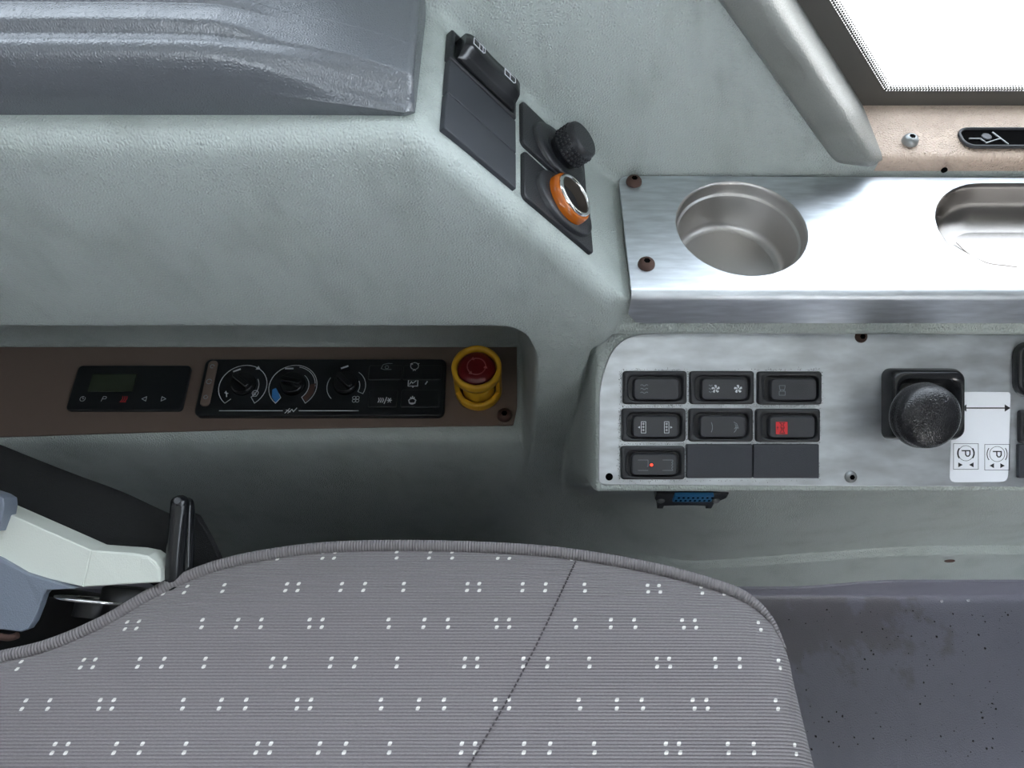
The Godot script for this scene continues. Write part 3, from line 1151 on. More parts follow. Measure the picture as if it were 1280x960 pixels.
func build_cup_tray() -> void:
	var o := thing("cup_holder_tray", "brushed stainless steel tray with a round cup holder and an oblong dish", "cup holder", SHELF)
	var x0 := 0.0758
	var x1 := 0.56
	var f0 := 0.3075
	var f1 := 0.4115
	var outer := rounded([[x0, f0, 0.0], [x1, f0, 0], [x1, f1 - 0.004, 0], [x0, f1, 0.009]], 6)
	var c1 := Vector2(0.155, 0.3615)
	var hole1 := circle2(c1, 0.0443, 64)
	var c2 := Vector2(0.3325, 0.3585)
	var hole2 := stadium(c2, 0.0455, 0.12, 24)
	var top := keyhole(outer, [hole1, hole2])
	var st := begin()
	flat(st)
	var idx := Geometry2D.triangulate_polygon(top)
	for i in range(0, idx.size(), 3):
		var v := []
		for k in 3:
			v.append(Vector3(top[idx[i + k]].x, top[idx[i + k]].y, 0))
		tri(st, v[0], v[1], v[2])
	# thin edge round the back and the left side
	smooth(st, 3)
	var rows := []
	# the front folds down into a lip
	var lip := []
	for k in 9:
		var a := PI / 2 * k / 8.0
		lip.append(Vector2(f0 - 0.006 * sin(a), -0.006 * (1 - cos(a))))
	lip.append(Vector2(f0 - 0.0062, -0.012))
	lip.append(Vector2(f0 - 0.0064, -0.0225))
	lip.append(Vector2(f0 - 0.0064, -0.0285))
	for q in lip.size():
		var r := PackedVector3Array()
		for k in 80:
			var x := lerpf(x0, x1, k / 79.0)
			# rounded lower corner
			var cut := 0.010 * (1.0 - sqrt(maxf(0.0, 1.0 - pow(clampf(1.0 - (x - x0) / 0.010, 0.0, 1.0), 2.0))))
			r.append(Vector3(x, lip[q].x, maxf(lip[q].y, -0.0285 + cut)))
		rows.append(r)
	for i in rows.size() - 1:
		for j in 79:
			quad(st, rows[i][j], rows[i][j + 1], rows[i + 1][j + 1], rows[i + 1][j])
	smooth(st, 4)
	for i in outer.size():
		var a := outer[i]
		var b := outer[(i + 1) % outer.size()]
		if absf(a.y - f0) < 0.0001 and absf(b.y - f0) < 0.0001:
			continue
		quad(st, Vector3(a.x, a.y, 0), Vector3(a.x, a.y, -0.0022), Vector3(b.x, b.y, -0.0022), Vector3(b.x, b.y, 0))
	part("plate", finish(st), M.steel, o)
	st = begin()
	well(st, hole1, [[0.0, 0.0], [0.0006, -0.0003], [0.0012, -0.0012], [0.0016, -0.003], [0.0018, -0.009], [0.0022, -0.0095], [0.0034, -0.0098], [0.0038, -0.0105], [0.0045, -0.034], [0.0052, -0.0375], [0.0075, -0.0398], [0.010, -0.0405]])
	part("cup", finish(st), M.cup_steel, o)
	st = begin()
	well(st, hole2, [[0.0, 0.0], [0.0006, -0.0003], [0.0014, -0.0014], [0.0022, -0.0035], [0.004, -0.014], [0.007, -0.020], [0.013, -0.0245], [0.022, -0.0266]])
	part("dish", finish(st), M.dish_steel, o)
	for q in [[0.0862, 0.4045], [0.0873, 0.3268]]:
		var sc := part("screw", button_head(0.0056, 0.0042), M.rust, o, Transform3D(Basis(), Vector3(q[0], q[1], 0)), "rusty button head screw")
		part("socket", hex_socket(0.0022, 0.0042), M.hole, sc)
	# dried ring in the dish
	st = begin()
	tube(st, spline([Vector3(0.316, 0.371, -0.0252), Vector3(0.322, 0.362, -0.0266), Vector3(0.332, 0.353, -0.0266), Vector3(0.343, 0.3505, -0.0266), Vector3(0.352, 0.349, -0.0266)], 5), 0.0004, 5, Vector3(0, 0.01, 1), 0.3)
	part("stain", finish(st), M.brown_steel, o)

# ---------------------------------------------------------------- switch panel

func mm(px: float, py: float) -> Vector2:
	return Vector2(px - 640.0, 480.0 - py) * 0.51 / LENS

func build_switch_panel() -> void:
	var o := thing("switch_panel", "brushed steel switch panel plate below the cup tray", "panel", PANEL)
	var pts := []
	for q in [[822, 414.5, 0.012], [770, 424, 0.016], [749.5, 478, 0.012], [748, 606, 0.005], [1330, 609, 0], [1330, 419, 0]]:
		var v := mm(q[0], q[1])
		pts.append([v.x, v.y, q[2]])
	var st := begin()
	flat(st)
	extrude(st, rounded(pts, 8), -0.0018, 0.0, 0.0004)
	part("plate", finish(st), M.panel_steel, o)
	for q in [[1076, 421, "rust", "rusty button head screw"], [1063, 596, "screw", "grey button head screw"]]:
		var v := mm(q[0], q[1])
		var sc := part("screw", button_head(0.0042, 0.0030), M[q[2]], o, Transform3D(Basis(), Vector3(v.x, v.y, 0)), q[3])
		part("socket", hex_socket(0.0019, 0.0030), M.hole, sc)
	st = begin()
	var hv := mm(761.5, 596)
	lathe(st, [[0.0026, -0.0002], [0.0026, 0.00008]], 18, false, true, hv)
	part("empty_hole", finish(st), M.hole, o, Transform3D(), "empty screw hole")
	# grime gathered along the edges of the switches
	st = begin()
	flat(st)
	rng.seed = 51
	for q in [[777, 463, 1025, 506], [776, 509, 1023, 554], [775, 556, 1022, 600], [777, 463, 859, 506], [943, 463, 1025, 506], [776, 509, 857, 554], [942, 509, 1023, 554], [775, 556, 856, 600]]:
		for i in 150:
			var e := rng.randf()
			var side := rng.randi() % 4
			var off := -absf(rng.randfn(0.0, 1.5))
			var c := Vector2(lerpf(q[0], q[2], e), q[1] + off) if side == 0 else Vector2(lerpf(q[0], q[2], e), q[3] - off) if side == 1 else Vector2(q[0] + off, lerpf(q[1], q[3], e)) if side == 2 else Vector2(q[2] - off, lerpf(q[1], q[3], e))
			lathe(st, [[0.00012 + 0.00032 * rng.randf(), -0.0001], [0.0001, 0.0001 + 0.0001 * rng.randf()]], 5, false, true, mm(c.x, c.y))
	var grime := part("grime", finish(st), M.dirt, o, Transform3D(), "dark crumbs of grime")
	grime.set_meta("kind", "stuff")
	var g := "rocker switches in the steel switch panel"
	var s: Node3D
	var f := PANEL
	# first row
	s = rocker(mm(817.5, 484.5), "black rocker switch marked with three dim heat waves", g, 0.0)
	var waves := []
	for k in 3:
		waves.append(wave(-10.2, 1.6 - 2.5 * k, 5.0))
	part("symbol", ink(waves, 0.35, FACE), M.grey_ink, s.get_node("rocker"))
	s = rocker(mm(901, 484.5), "black rocker switch marked with two white fans", g, 0.0)
	var fans := []
	for c in [[-5.0, -0.9], [10.3, -0.9]]:
		fans.append_array(fan(c[0], c[1], 2.9))
	part("symbol", blots(fans, FACE), M.white_ink, s.get_node("rocker"))
	part("faint_symbol", ink([wave(-9.6, 1.4, 2.4), wave(-9.6, -0.8, 2.4), wave(-9.6, -3.0, 2.4)], 0.3, FACE), M.grey_ink, s.get_node("rocker"))
	s = rocker(mm(985, 485), "black rocker switch marked with a grey seat outline", g, 0.6)
	part("symbol", ink([[[-8.0, 1.7], [-3.9, 1.7], [-4.4, -1.2], [-7.5, -1.2], [-8.0, 1.7]], rect_line(-8.0, -4.9, -3.9, -2.2), [[-7.2, -1.2], [-7.2, -2.2]], [[-4.8, -1.2], [-4.8, -2.2]]], 0.32, FACE), M.grey_ink, s.get_node("rocker"))
	# second row
	s = rocker(mm(816, 531), "black rocker switch marked with two boxes and arrows pointing outwards", g, 0.0)
	var l := [rect_line(-8.9, -5.3, -5.8, 2.4), rect_line(6.9, -5.3, 10.0, 2.4)]
	for k in 3:
		for bx in [-7.4, 8.5]:
			l.append([[bx - 0.9, 0.9 - 2.1 * k], [bx + 0.6, 0.9 - 2.1 * k]])
			l.append([[bx, 1.6 - 2.1 * k], [bx, 0.2 - 2.1 * k]])
	part("symbol", ink(l, 0.34, FACE), M.white_ink, s.get_node("rocker"))
	for q in [[[-11.2, -1.4], [-9.8, -0.6], [-9.8, -2.2]], [[12.4, -1.4], [11.0, -2.2], [11.0, -0.6]]]:
		part("arrow", blots([q], FACE), M.white_ink, s.get_node("rocker"))
	s = rocker(mm(899.5, 531), "black rocker switch marked with a thin curve and a bent figure", g, 0.0)
	part("symbol", ink([arc(-14.0, -1.4, 7.6, -26, 26, 10), [[8.2, 2.2], [10.2, 1.0], [11.0, -1.2], [10.2, -2.4]], [[8.4, -4.8], [9.8, -3.2], [9.6, -1.4], [11.6, -2.0]], [[9.0, 0.6], [9.9, -0.6], [8.6, -2.6]]], 0.36, FACE), M.grey_ink, s.get_node("rocker"))
	s = rocker(mm(983, 531.5), "black rocker switch marked with a red square symbol", g, 0.6)
	part("symbol", blots([[[-9.2, 2.6], [-1.2, 2.6], [-1.2, -5.9], [-9.2, -5.9]]], FACE), M.red_ink, s.get_node("rocker"))
	part("symbol_lines", ink([[[-8.6, -1.2], [-7.4, -1.2]], [[-8.0, -0.4], [-8.0, -2.6]], [[-6.4, 1.8], [-5.2, 0.6], [-6.0, -0.8], [-5.0, -2.4], [-6.4, -4.6]], [[-3.6, 1.8], [-4.4, 0.2], [-3.4, -1.2], [-4.4, -3.0], [-3.4, -4.8]], [[-6.8, -5.2], [-3.0, -5.2]], [[-6.8, 2.0], [-3.0, 2.0]], [[-6.0, -1.6], [-3.6, -1.6]]], 0.4, FACE + 0.00015), M.dark_ink, s.get_node("rocker"))
	# third row
	s = rocker(mm(815, 578), "black rocker switch with a small red lamp between bracket marks", g, 0.0)
	part("symbol", ink([[[-10.6, 2.2], [-3.7, 2.2], [-3.7, -2.2], [-4.4, -2.2]], [[-10.6, -4.9], [-3.7, -4.9]], [[6.2, 2.2], [13.2, 2.2], [13.2, 1.2], [12.4, 0.6], [13.2, -0.4], [12.4, -1.4], [13.2, -2.4], [12.4, -3.4], [13.2, -4.9], [6.2, -4.9]]], 0.26, FACE), M.grey_ink, s.get_node("rocker"))
	st = begin()
	lathe(st, [[0.0011, FACE - 0.0002], [0.0010, FACE + 0.0003], [0.0005, FACE + 0.0005]], 14, false, true, Vector2(-0.0013, -0.0012))
	var lamp := mat(Color(0.95, 0.25, 0.18), 0.3)
	lamp.emission_enabled = true
	lamp.emission = Color(1.0, 0.22, 0.15)
	lamp.emission_energy_multiplier = 0.8
	part("indicator_lamp", finish(st), lamp, s.get_node("rocker"), Transform3D(), "small glowing red indicator lamp")
	# blanks
	for q in [[898, 576, "smooth black blanking plate beside the switch with the red lamp"], [981, 576, "smooth black blanking plate below the switch with the red square"]]:
		var v := mm(q[0], q[1])
		var b := thing("blanking_plate", q[2], "blanking plate", Transform3D(f.basis, f * Vector3(v.x, v.y, 0)), "blanking plates in the switch panel")
		st = begin()
		block(st, 0.0450, 0.0232, 0.0, 0.0030, 0.0008, 0.0005)
		part("cover", finish(st), M.blank, b)
	# items cut by the right edge of the view
	s = rocker(mm(1311, 533), "black rocker switch beside the parking brake sticker", g, 0.0)
	var v2 := mm(1311, 576)
	var bb := thing("blanking_plate", "black blanking plate beside the parking brake symbols", "blanking plate", Transform3D(f.basis, f * Vector3(v2.x, v2.y, 0)), "blanking plates in the switch panel")
	st = begin()
	block(st, 0.0450, 0.0232, 0.0, 0.0030, 0.0008, 0.0005)
	part("cover", finish(st), M.blank, bb)
	var v3 := mm(1297, 462)
	var k3 := thing("mirror_adjuster", "rounded black adjuster with chrome trim above the parking brake sticker", "adjuster", Transform3D(f.basis, f * Vector3(v3.x, v3.y, 0)))
	st = begin()
	block(st, 0.0355, 0.0385, 0.0, 0.007, 0.010, 0.002)
	part("body", finish(st), M.black_gloss, k3)
	st = begin()
	block(st, 0.030, 0.0125, 0.006, 0.0085, 0.002, 0.001, Vector2(0.001, 0.004))
	part("button", finish(st), M.rocker, k3)
	st = begin()
	tube(st, spline([Vector3(-0.012, -0.0072, 0.0075), Vector3(-0.006, -0.0125, 0.0075), Vector3(0.006, -0.0135, 0.0075)], 6), 0.0013, 8, Vector3(0, 0.01, 1))
	part("chrome_trim", finish(st), M.chrome, k3)

const FACE := 0.0053

func wave(x: float, y: float, w: float) -> Array:
	var o := []
	for i in 13:
		var t := i / 12.0
		o.append([x + w * t, y + 0.45 * sin(t * TAU * 1.5)])
	return o

func fan(cx: float, cy: float, r: float) -> Array:
	var o := []
	for k in 5:
		var a := TAU * k / 5.0 + 0.4
		var poly := []
		for q in [[0.12, -0.5], [0.5, -0.62], [0.95, -0.30], [1.0, 0.12], [0.8, 0.34], [0.45, 0.15]]:
			poly.append([cx + r * q[0] * cos(a + q[1]), cy + r * q[0] * sin(a + q[1])])
		o.append(poly)
	return o

func rocker(c: Vector2, label: String, group: String, shift: float) -> Node3D:
	var s := thing("rocker_switch", label, "switch", Transform3D(PANEL.basis, PANEL * Vector3(c.x, c.y, 0)), group)
	var st := begin()
	var w := 0.0438
	var h := 0.0228
	var ic := Vector2(0.0003 + shift * 0.001, -0.0004)
	skin(st, [rrect(w, h, 0.0022, 0.0), rrect(w, h, 0.0022, 0.0030), rrect(w - 0.0008, h - 0.0008, 0.0018, 0.0037), rrect(w - 0.0022, h - 0.0022, 0.0012, 0.0040), rrect(0.0386, 0.0186, 0.0050, 0.0039, ic), rrect(0.0376, 0.0176, 0.0048, 0.0032, ic), rrect(0.0366, 0.0166, 0.0046, 0.0008, ic)], false, true)
	part("bezel", finish(st), M.black, s)
	st = begin()
	# rocker body with a gently hollow face
	var rc := Vector2(0.0008 + shift * 0.0022, -0.0010)
	var loops := [rrect(0.0318, 0.0150, 0.0034, 0.0006, rc), rrect(0.0314, 0.0148, 0.0032, 0.0040, rc), rrect(0.0306, 0.0142, 0.0028, 0.0049, rc), rrect(0.0296, 0.0134, 0.0024, FACE, rc)]
	skin(st, loops)
	part("rocker", finish(st), M.rocker, s)
	return s

# ---------------------------------------------------------------- ramp

func ramp_at(x: float, y: float) -> Transform3D:
	return Transform3D(RAMP.basis, RAMP * Vector3(x, y, 0.0))

func build_ramp_controls() -> void:
	var g := "black plates on the sloping ramp"
	var st: SurfaceTool
	for q in [[0.0552, "black blanking plate on the ramp right below the window switch"], [0.0254, "black blanking plate on the ramp edge away from the window switch"]]:
		var b := thing("blanking_plate", q[1], "blanking plate", ramp_at(-0.1435, q[0]), g)
		st = begin()
		block(st, 0.0555, 0.0292, -0.004, 0.0026, 0.0008, 0.0007)
		part("cover", finish(st), M.blank, b)
	# window switch: frame with a tall wedge rocker
	var s := thing("window_switch", "tall black rocker switch with two white window outlines on the ramp", "switch", ramp_at(-0.1440, 0.0836))
	st = begin()
	skin(st, [rrect(0.0555, 0.0270, 0.0012, -0.004), rrect(0.0555, 0.0270, 0.0012, 0.0028), rrect(0.0545, 0.0260, 0.001, 0.0034), rrect(0.0500, 0.0225, 0.002, 0.0034), rrect(0.0490, 0.0215, 0.002, -0.001)])
	part("frame", finish(st), M.black, s)
	st = begin()
	# side profile across the rocker: [x, z] for the inboard and the window edge
	var rows := []
	for k in 25:
		var t := k / 24.0
		var x := lerpf(-0.0222, 0.0240, t)
		var tip := 1.0 - pow(absf(t * 2 - 1), 8.0)
		var hz := 0.0095 + 0.0030 * tip - 0.0020 * sin(t * PI)
		var r := PackedVector3Array()
		var y0 := -0.0085
		var y1 := 0.0098
		for v in [[y0, -0.001], [y0, hz * 0.32], [y0 + 0.0012, hz * 0.52], [y0 + 0.0035, hz * 0.60], [y0 + 0.0062, hz * 0.78], [y0 + 0.0078, hz * 0.95], [y0 + 0.0094, hz], [y1 - 0.0014, hz + 0.0004], [y1 - 0.0002, hz - 0.0008], [y1, hz * 0.6], [y1, -0.001]]:
			r.append(Vector3(x, v[0], v[1]))
		rows.append(r)
	var st_m := begin()
	for i in rows.size() - 1:
		for j in rows[i].size() - 1:
			quad(st_m, rows[i][j], rows[i + 1][j], rows[i + 1][j + 1], rows[i][j + 1])
	skin(st_m, [rows[0], rows[0]], true, false)
	skin(st_m, [rows[-1], rows[-1]], false, true)
	var rk := part("rocker", finish(st_m), M.black_gloss, s)
	var marks := []
	for cx in [-13.2, 13.0]:
		var y0 := 1.9
		marks.append([[cx - 4.6, y0], [cx + 3.2, y0], [cx + 4.6, y0 + 1.6], [cx + 4.6, y0 + 5.6], [cx - 4.6, y0 + 5.6], [cx - 4.6, y0]])
		marks.append([[cx, y0], [cx, y0 + 5.6]])
	marks.append([[-10.4, 1.9], [-10.4, 7.5]])
	part("symbol", ink(marks, 0.42, 0.0114, 0.0004), M.white_ink, rk)
	# rotary knob on its plate
	var kn := thing("rotary_knob", "black ribbed rotary knob on a square black plate above the socket", "knob", ramp_at(-0.0778, 0.0765))
	st = begin()
	block(st, 0.0640, 0.0405, -0.004, 0.0026, 0.0035, 0.0008)
	part("plate", finish(st), M.black, kn)
	st = begin()
	lathe(st, [[0.0255, 0.002], [0.0250, 0.0042], [0.0238, 0.0050], [0.015, 0.0052], [0.013, 0.0045]], 40)
	var ds := part("collar", finish(st), M.black, kn, Transform3D(Basis.from_scale(Vector3(1.0, 0.76, 1.0)), Vector3(0.003, 0, 0)))
	ds.name = "collar"
	st = begin()
	lathe(st, [[0.0108, 0.004], [0.0108, 0.0075], [0.0125, 0.0080], [0.0128, 0.0095], [0.0128, 0.0205], [0.0122, 0.0222], [0.0108, 0.0230]], 36)
	var cap := part("cap", finish(st), M.black, kn, Transform3D(Basis(), Vector3(0.004, 0.0, 0)))
	st = begin()
	for k in 30:
		var a := TAU * k / 30.0
		for zz in 4:
			var b := Vector3(cos(a) * 0.0129, sin(a) * 0.0129, 0.0104 + 0.0025 * zz)
			lathe_ball(st, b, 0.00085)
	part("knurl", finish(st), M.black, cap)
	# power socket
	var so := thing("power_socket", "round power socket with an amber ring and chrome rim on a black plate", "socket", ramp_at(-0.0763, 0.0308))
	st = begin()
	block(st, 0.0655, 0.0395, -0.004, 0.0026, 0.0035, 0.0008)
	part("plate", finish(st), M.black, so)
	st = begin()
	lathe(st, [[0.0265, 0.002], [0.0260, 0.0046], [0.0248, 0.0054], [0.018, 0.0056]], 40)
	part("collar", finish(st), M.black, so, Transform3D(Basis.from_scale(Vector3(1.0, 0.74, 1.0)), Vector3(0.004, 0.002, 0)))
	st = begin()
	var at := Transform3D(Basis(), Vector3(0.004, 0.0035, 0))
	lathe(st, [[0.0168, 0.004], [0.0168, 0.0075], [0.0160, 0.0105], [0.0140, 0.0115], [0.0138, 0.0090], [0.0138, 0.004]], 40, false, false)
	part("amber_ring", finish(st), M.amber_core, so, at, "glossy amber plastic ring")
	st = begin()
	lathe(st, [[0.0144, 0.0095], [0.0144, 0.0122], [0.0138, 0.0128], [0.0126, 0.0128], [0.0122, 0.0118], [0.0122, 0.0045]], 40, false, false)
	part("chrome_rim", finish(st), M.chrome, so, at, "chrome rim")
	st = begin()
	lathe(st, [[0.0121, 0.0115], [0.0121, 0.0040]], 32, false, true)
	part("bore", finish(st), M.socket_in, so, at)
	st = begin()
	lathe(st, [[0.003, 0.004], [0.003, 0.006], [0.002, 0.0065]], 16)
	part("contact", finish(st), M.rust, so, at)

# ---------------------------------------------------------------- recess

func tray_at(x: float, y: float, z := 0.0) -> Transform3D:
	return Transform3D(TRAY.basis, TRAY * Vector3(x, y, z))

func build_recess_controls() -> void:
	var o := thing("recess_plate", "dull brown metal mounting plate on the floor of the long recess", "plate", TRAY)
	var st := begin()
	flat(st)
	extrude(st, rounded([[-0.60, -0.010, 0], [-0.40, -0.0055, 0.0], [-0.30, -0.002, 0.0], [-0.20, 0.0012, 0.0], [-0.10, 0.003, 0.0], [0.001, 0.0045, 0.0015], [0.004, 0.020, 0.002], [0.004, 0.0735, 0], [-0.60, 0.0735, 0]], 4), -0.0018, 0.0, 0.0003)
	part("plate", finish(st), M.brown_steel, o)
	var sc := part("screw", button_head(0.0058, 0.0042), M.rust, o, Transform3D(Basis(), Vector3(-0.0058, 0.0125, 0)), "rusty button head screw")
	part("socket", hex_socket(0.0023, 0.0042), M.hole, sc)
	# heater timer
	var t := thing("heater_timer", "small black heater timer with a dark display and five touch symbols", "timer", tray_at(-0.2985, 0.0352))
	st = begin()
	block(st, 0.0890, 0.0395, 0.0, 0.0032, 0.0035, 0.0008)
	part("body", finish(st), M.device, t)
	st = begin()
	block(st, 0.0350, 0.0156, 0.0028, 0.0036, 0.0008, 0.0002, Vector2(-0.0140, 0.0040))
	part("display", finish(st), M.lcd, t, Transform3D(), "greenish grey display")
	var y := -10.0
	part("symbol", ink([arc(-33.6, y, 2.0, 70, 400, 18), [[-33.6, y + 1.3], [-33.6, y], [-32.6, y]]], 0.45, 0.0032), M.white_ink, t)
	part("symbol", ink([[[-18.8, y - 2.0], [-18.0, y + 2.0], [-16.0, y + 2.0], [-15.4, y + 1.2], [-15.8, y], [-18.4, y]]], 0.45, 0.0032), M.white_ink, t)
	part("heat_symbol", ink([[[-3.6, y - 2.1], [-2.6, y + 0.2], [-3.0, y + 2.1]], [[-2.0, y - 2.1], [-1.0, y + 0.2], [-1.4, y + 2.1]], [[-0.4, y - 2.1], [0.6, y + 0.2], [0.2, y + 2.1]], [[-4.2, y - 2.6], [0.4, y - 2.6]]], 0.55, 0.0032), M.red_ink, t)
	part("symbol", ink([[[15.6, y + 1.9], [15.6, y - 1.9], [12.2, y], [15.6, y + 1.9]]], 0.45, 0.0032), M.white_ink, t)
	part("symbol", ink([[[27.4, y + 1.9], [27.4, y - 1.9], [30.8, y], [27.4, y + 1.9]]], 0.45, 0.0032), M.white_ink, t)
	# climate control unit
	var a := thing("climate_control", "wide black climate control unit with three dials and white markings", "climate control", tray_at(-0.1475, 0.0350))
	st = begin()
	block(st, 0.1910, 0.0500, 0.0, 0.0045, 0.005, 0.001)
	part("body", finish(st), M.device, a)
	st = begin()
	block(st, 0.0075, 0.0400, 0.004, 0.0058, 0.0034, 0.0008, Vector2(-0.0885, 0.0030))
	part("slider", finish(st), M.brown_steel, a)
	part("slider_marks", ink([arc(-88.5, 17.5, 1.5, 0, 300, 10), arc(-88.5, 4.0, 2.0, 20, 340, 12), arc(-88.5, -9.5, 1.5, 60, 380, 10)], 0.6, 0.0058), M.grey_ink, a)
	# dials: discs with a finger bar
	var dl := [[-61.5, 2.0, 15.0], [-23.0, 2.0, 15.0], [18.0, 2.5, 13.0]]
	for i in 3:
		var c: Array = dl[i]
		st = begin()
		lathe(st, [[0.0098, 0.0], [0.0094, 0.0042], [0.0084, 0.0048]], 32)
		var dn := part("dial", finish(st), M.black_gloss, a, Transform3D(Basis(), Vector3(c[0] * 0.001, c[1] * 0.001, 0.0044)))
		st = begin()
		block(st, 0.0045, 0.0165, 0.0044, 0.0090, 0.002, 0.0008)
		part("finger_bar", finish(st), M.black_gloss, dn, Transform3D(Basis(Vector3(0, 0, 1), [0.9, 1.35, 0.8][i] - PI * 0.0), Vector3.ZERO))
	var z := 0.0045
	var lines := []
	lines.append(arc(-61.5, 2.0, 19.0, -128, -52 + 0, 2).slice(0, 0))
	# outer scale arcs, open at the bottom
	var w := [arc(-62.0, 0.5, 18.6, -52, 232, 30), arc(-62.0, 0.5, 12.4, -50, 30, 10), [[-50.5, -14.2], [-54.0, -9.0]], [[-73.4, -14.2], [-69.4, -10.6]]]
	w.append_array([arc(-23.0, 0.5, 18.6, -52, 232, 30), arc(-23.0, 0.5, 12.4, -50, 50, 10), [[-11.5, -14.2], [-15.0, -9.0]], [[-34.4, -14.2], [-31.0, -9.4], [-33.4, -5.6]], arc(-23.0, 0.5, 17.2, 0, 80, 10)])
	w.append_array([arc(18.5, 0.5, 15.0, 150, 225, 10), arc(18.5, 0.5, 15.0, -25, 55, 10), arc(18.5, 0.5, 10.5, -25, 25, 8), [[28.0, -4.2], [32.1, -6.0]]])
	var ln := []
	for l in w:
		if l.size() > 1:
			ln.append(l)
	part("scale_marks", ink(ln, 0.5, z), M.white_ink, a)
	for q in [[[-71.5, 13.5], [-66.5, 15.6]], [[-31.0, 16.2], [-25.0, 16.2]], [[13.0, 16.4], [18.0, 18.4]]]:
		part("pointer_mark", ink([q], 1.3, z), M.white_ink, a)
	part("blue_mark", blots([[[-38.5, -2.5], [-36.0, -1.0], [-33.2, -5.6], [-31.2, -9.4], [-34.4, -13.8], [-38.0, -9.0]]], z), M.blue_ink, a)
	part("red_mark", blots([[[-5.6, 3.0], [-9.6, 2.0], [-11.0, -5.0], [-14.0, -9.4], [-11.4, -13.0], [-6.4, -6.0]]], z), M.rust, a)
	part("base_line", ink([[[-76.5, -20.6], [-28.0, -20.6]], [[-15.5, -20.6], [30.0, -20.6]], [[-26.0, -22.6], [-22.8, -18.6]], [[-23.8, -22.6], [-21.0, -19.4], [-19.6, -21.4], [-17.4, -18.2]], [[-25.4, -20.0], [-22.0, -21.6]]], 0.6, z), M.white_ink, a)
	part("symbol", blots([[[-54.4, 15.4], [-50.6, 15.4], [-52.5, 18.6]]], z), M.white_ink, a)
	part("symbol", ink([arc(-51.4, -5.6, 2.4, 0, 180, 10), [[-53.8, -5.6], [-52.6, -8.2], [-50.2, -8.2], [-49.0, -5.6]], [[-52.4, -4.8], [-52.4, -7.2]], [[-51.2, -4.8], [-51.2, -7.2]]], 0.5, z), M.white_ink, a)
	part("symbol", ink([[[-74.4, -4.0], [-73.6, -6.0], [-73.0, -8.6]], [[-75.0, -5.2], [-72.4, -5.8]]], 0.7, z), M.white_ink, a)
	var petals := []
	for q in [[-1.3, -1.3], [1.3, -1.3], [1.3, 1.3], [-1.3, 1.3]]:
		petals.append(arc(27.0 + q[0], -10.8 + q[1], 1.3, 0, 360, 10))
	part("symbol", ink(petals, 0.4, z), M.white_ink, a)
	# buttons on the right
	for b in [[48.0, 12.2, 26.0, 13.0], [48.0, -10.5, 22.0, 15.0], [77.0, -10.5, 30.0, 15.0], [77.0, 12.2, 30.0, 13.0]]:
		st = begin()
		block(st, b[2] * 0.001, b[3] * 0.001, 0.004, 0.0056, 0.0015, 0.0006, Vector2(b[0], b[1]) * 0.001)
		part("button", finish(st), M.device, a)
	z = 0.0056
	part("symbol", ink([arc(70.8, 19.4 - 1.6, 3.1, 120, 240, 8), arc(70.8, 17.8, 3.1, 250, 350, 8), arc(70.8, 17.8, 3.1, 0, 110, 8), [[69.8, 13.6], [70.8, 14.8], [71.8, 13.6]], [[67.4, 19.6], [68.4, 20.2], [69.2, 19.2]], [[72.6, 20.2], [73.4, 19.2], [74.2, 20.2]]], 0.55, z), M.white_ink, a)
	part("symbol", ink([rect_line(66.6, 0.6, 74.0, 6.0), [[67.6, 2.0], [69.0, 4.6], [70.0, 3.0], [72.6, 5.2]], [[69.6, 0.6], [70.4, -0.6], [71.2, 0.6]]], 0.6, 0.0046), M.white_ink, a)
	part("symbol", ink([[[80.0, 2.2], [81.4, 4.6]]], 0.9, 0.0046), M.white_ink, a)
	part("symbol", ink([[[44.6, 15.6], [46.0, 19.2], [49.8, 20.2], [53.0, 20.0]], [[44.6, 15.6], [47.0, 14.6], [52.6, 14.8]], arc(49.0, 16.8, 1.4, 0, 360, 10)], 0.5, z), M.grey_ink, a)
	part("symbol", ink([[[44.6, -14.0], [45.4, -12.2], [44.8, -10.2]], [[46.2, -14.0], [47.0, -12.2], [46.4, -10.2]], [[47.8, -14.0], [48.6, -12.2], [48.0, -10.2]], [[49.4, -15.0], [51.0, -9.6]], [[51.4, -12.2], [55.0, -12.2]], [[52.2, -14.0], [54.2, -10.4]], [[54.2, -14.0], [52.2, -10.4]]], 0.6, z), M.white_ink, a)
	part("symbol", ink([arc(70.8, -13.0, 2.4, 180, 360, 10), [[68.0, -12.4], [69.4, -10.8]], [[69.4, -9.6], [70.2, -11.0]], [[70.8, -8.8], [70.8, -10.8]], [[72.2, -9.6], [71.4, -11.0]], [[73.6, -12.4], [72.2, -10.8]], [[68.6, -14.6], [73.0, -14.6]]], 0.8, z), M.white_ink, a)
	# emergency stop with its yellow guard
	var e := thing("emergency_stop", "red emergency stop button inside a yellow guard ring", "button", tray_at(-0.0262, 0.0345))
	st = begin()
	lathe(st, [[0.0135, 0.0], [0.0180, 0.0], [0.0184, 0.0010], [0.0184, 0.0075], [0.0178, 0.0083], [0.0150, 0.0083], [0.0145, 0.0075], [0.0145, 0.0]], 48, false, false)
	part("guard_base", finish(st), M.yellow, e)
	st = begin()
	lathe(st, [[0.0150, 0.0305], [0.0178, 0.0305], [0.0186, 0.0312], [0.0186, 0.0372], [0.0178, 0.0384], [0.0160, 0.0384], [0.0148, 0.0375], [0.0146, 0.0312], [0.0150, 0.0305]], 48, false, false)
	part("guard_ring", finish(st), M.yellow, e)
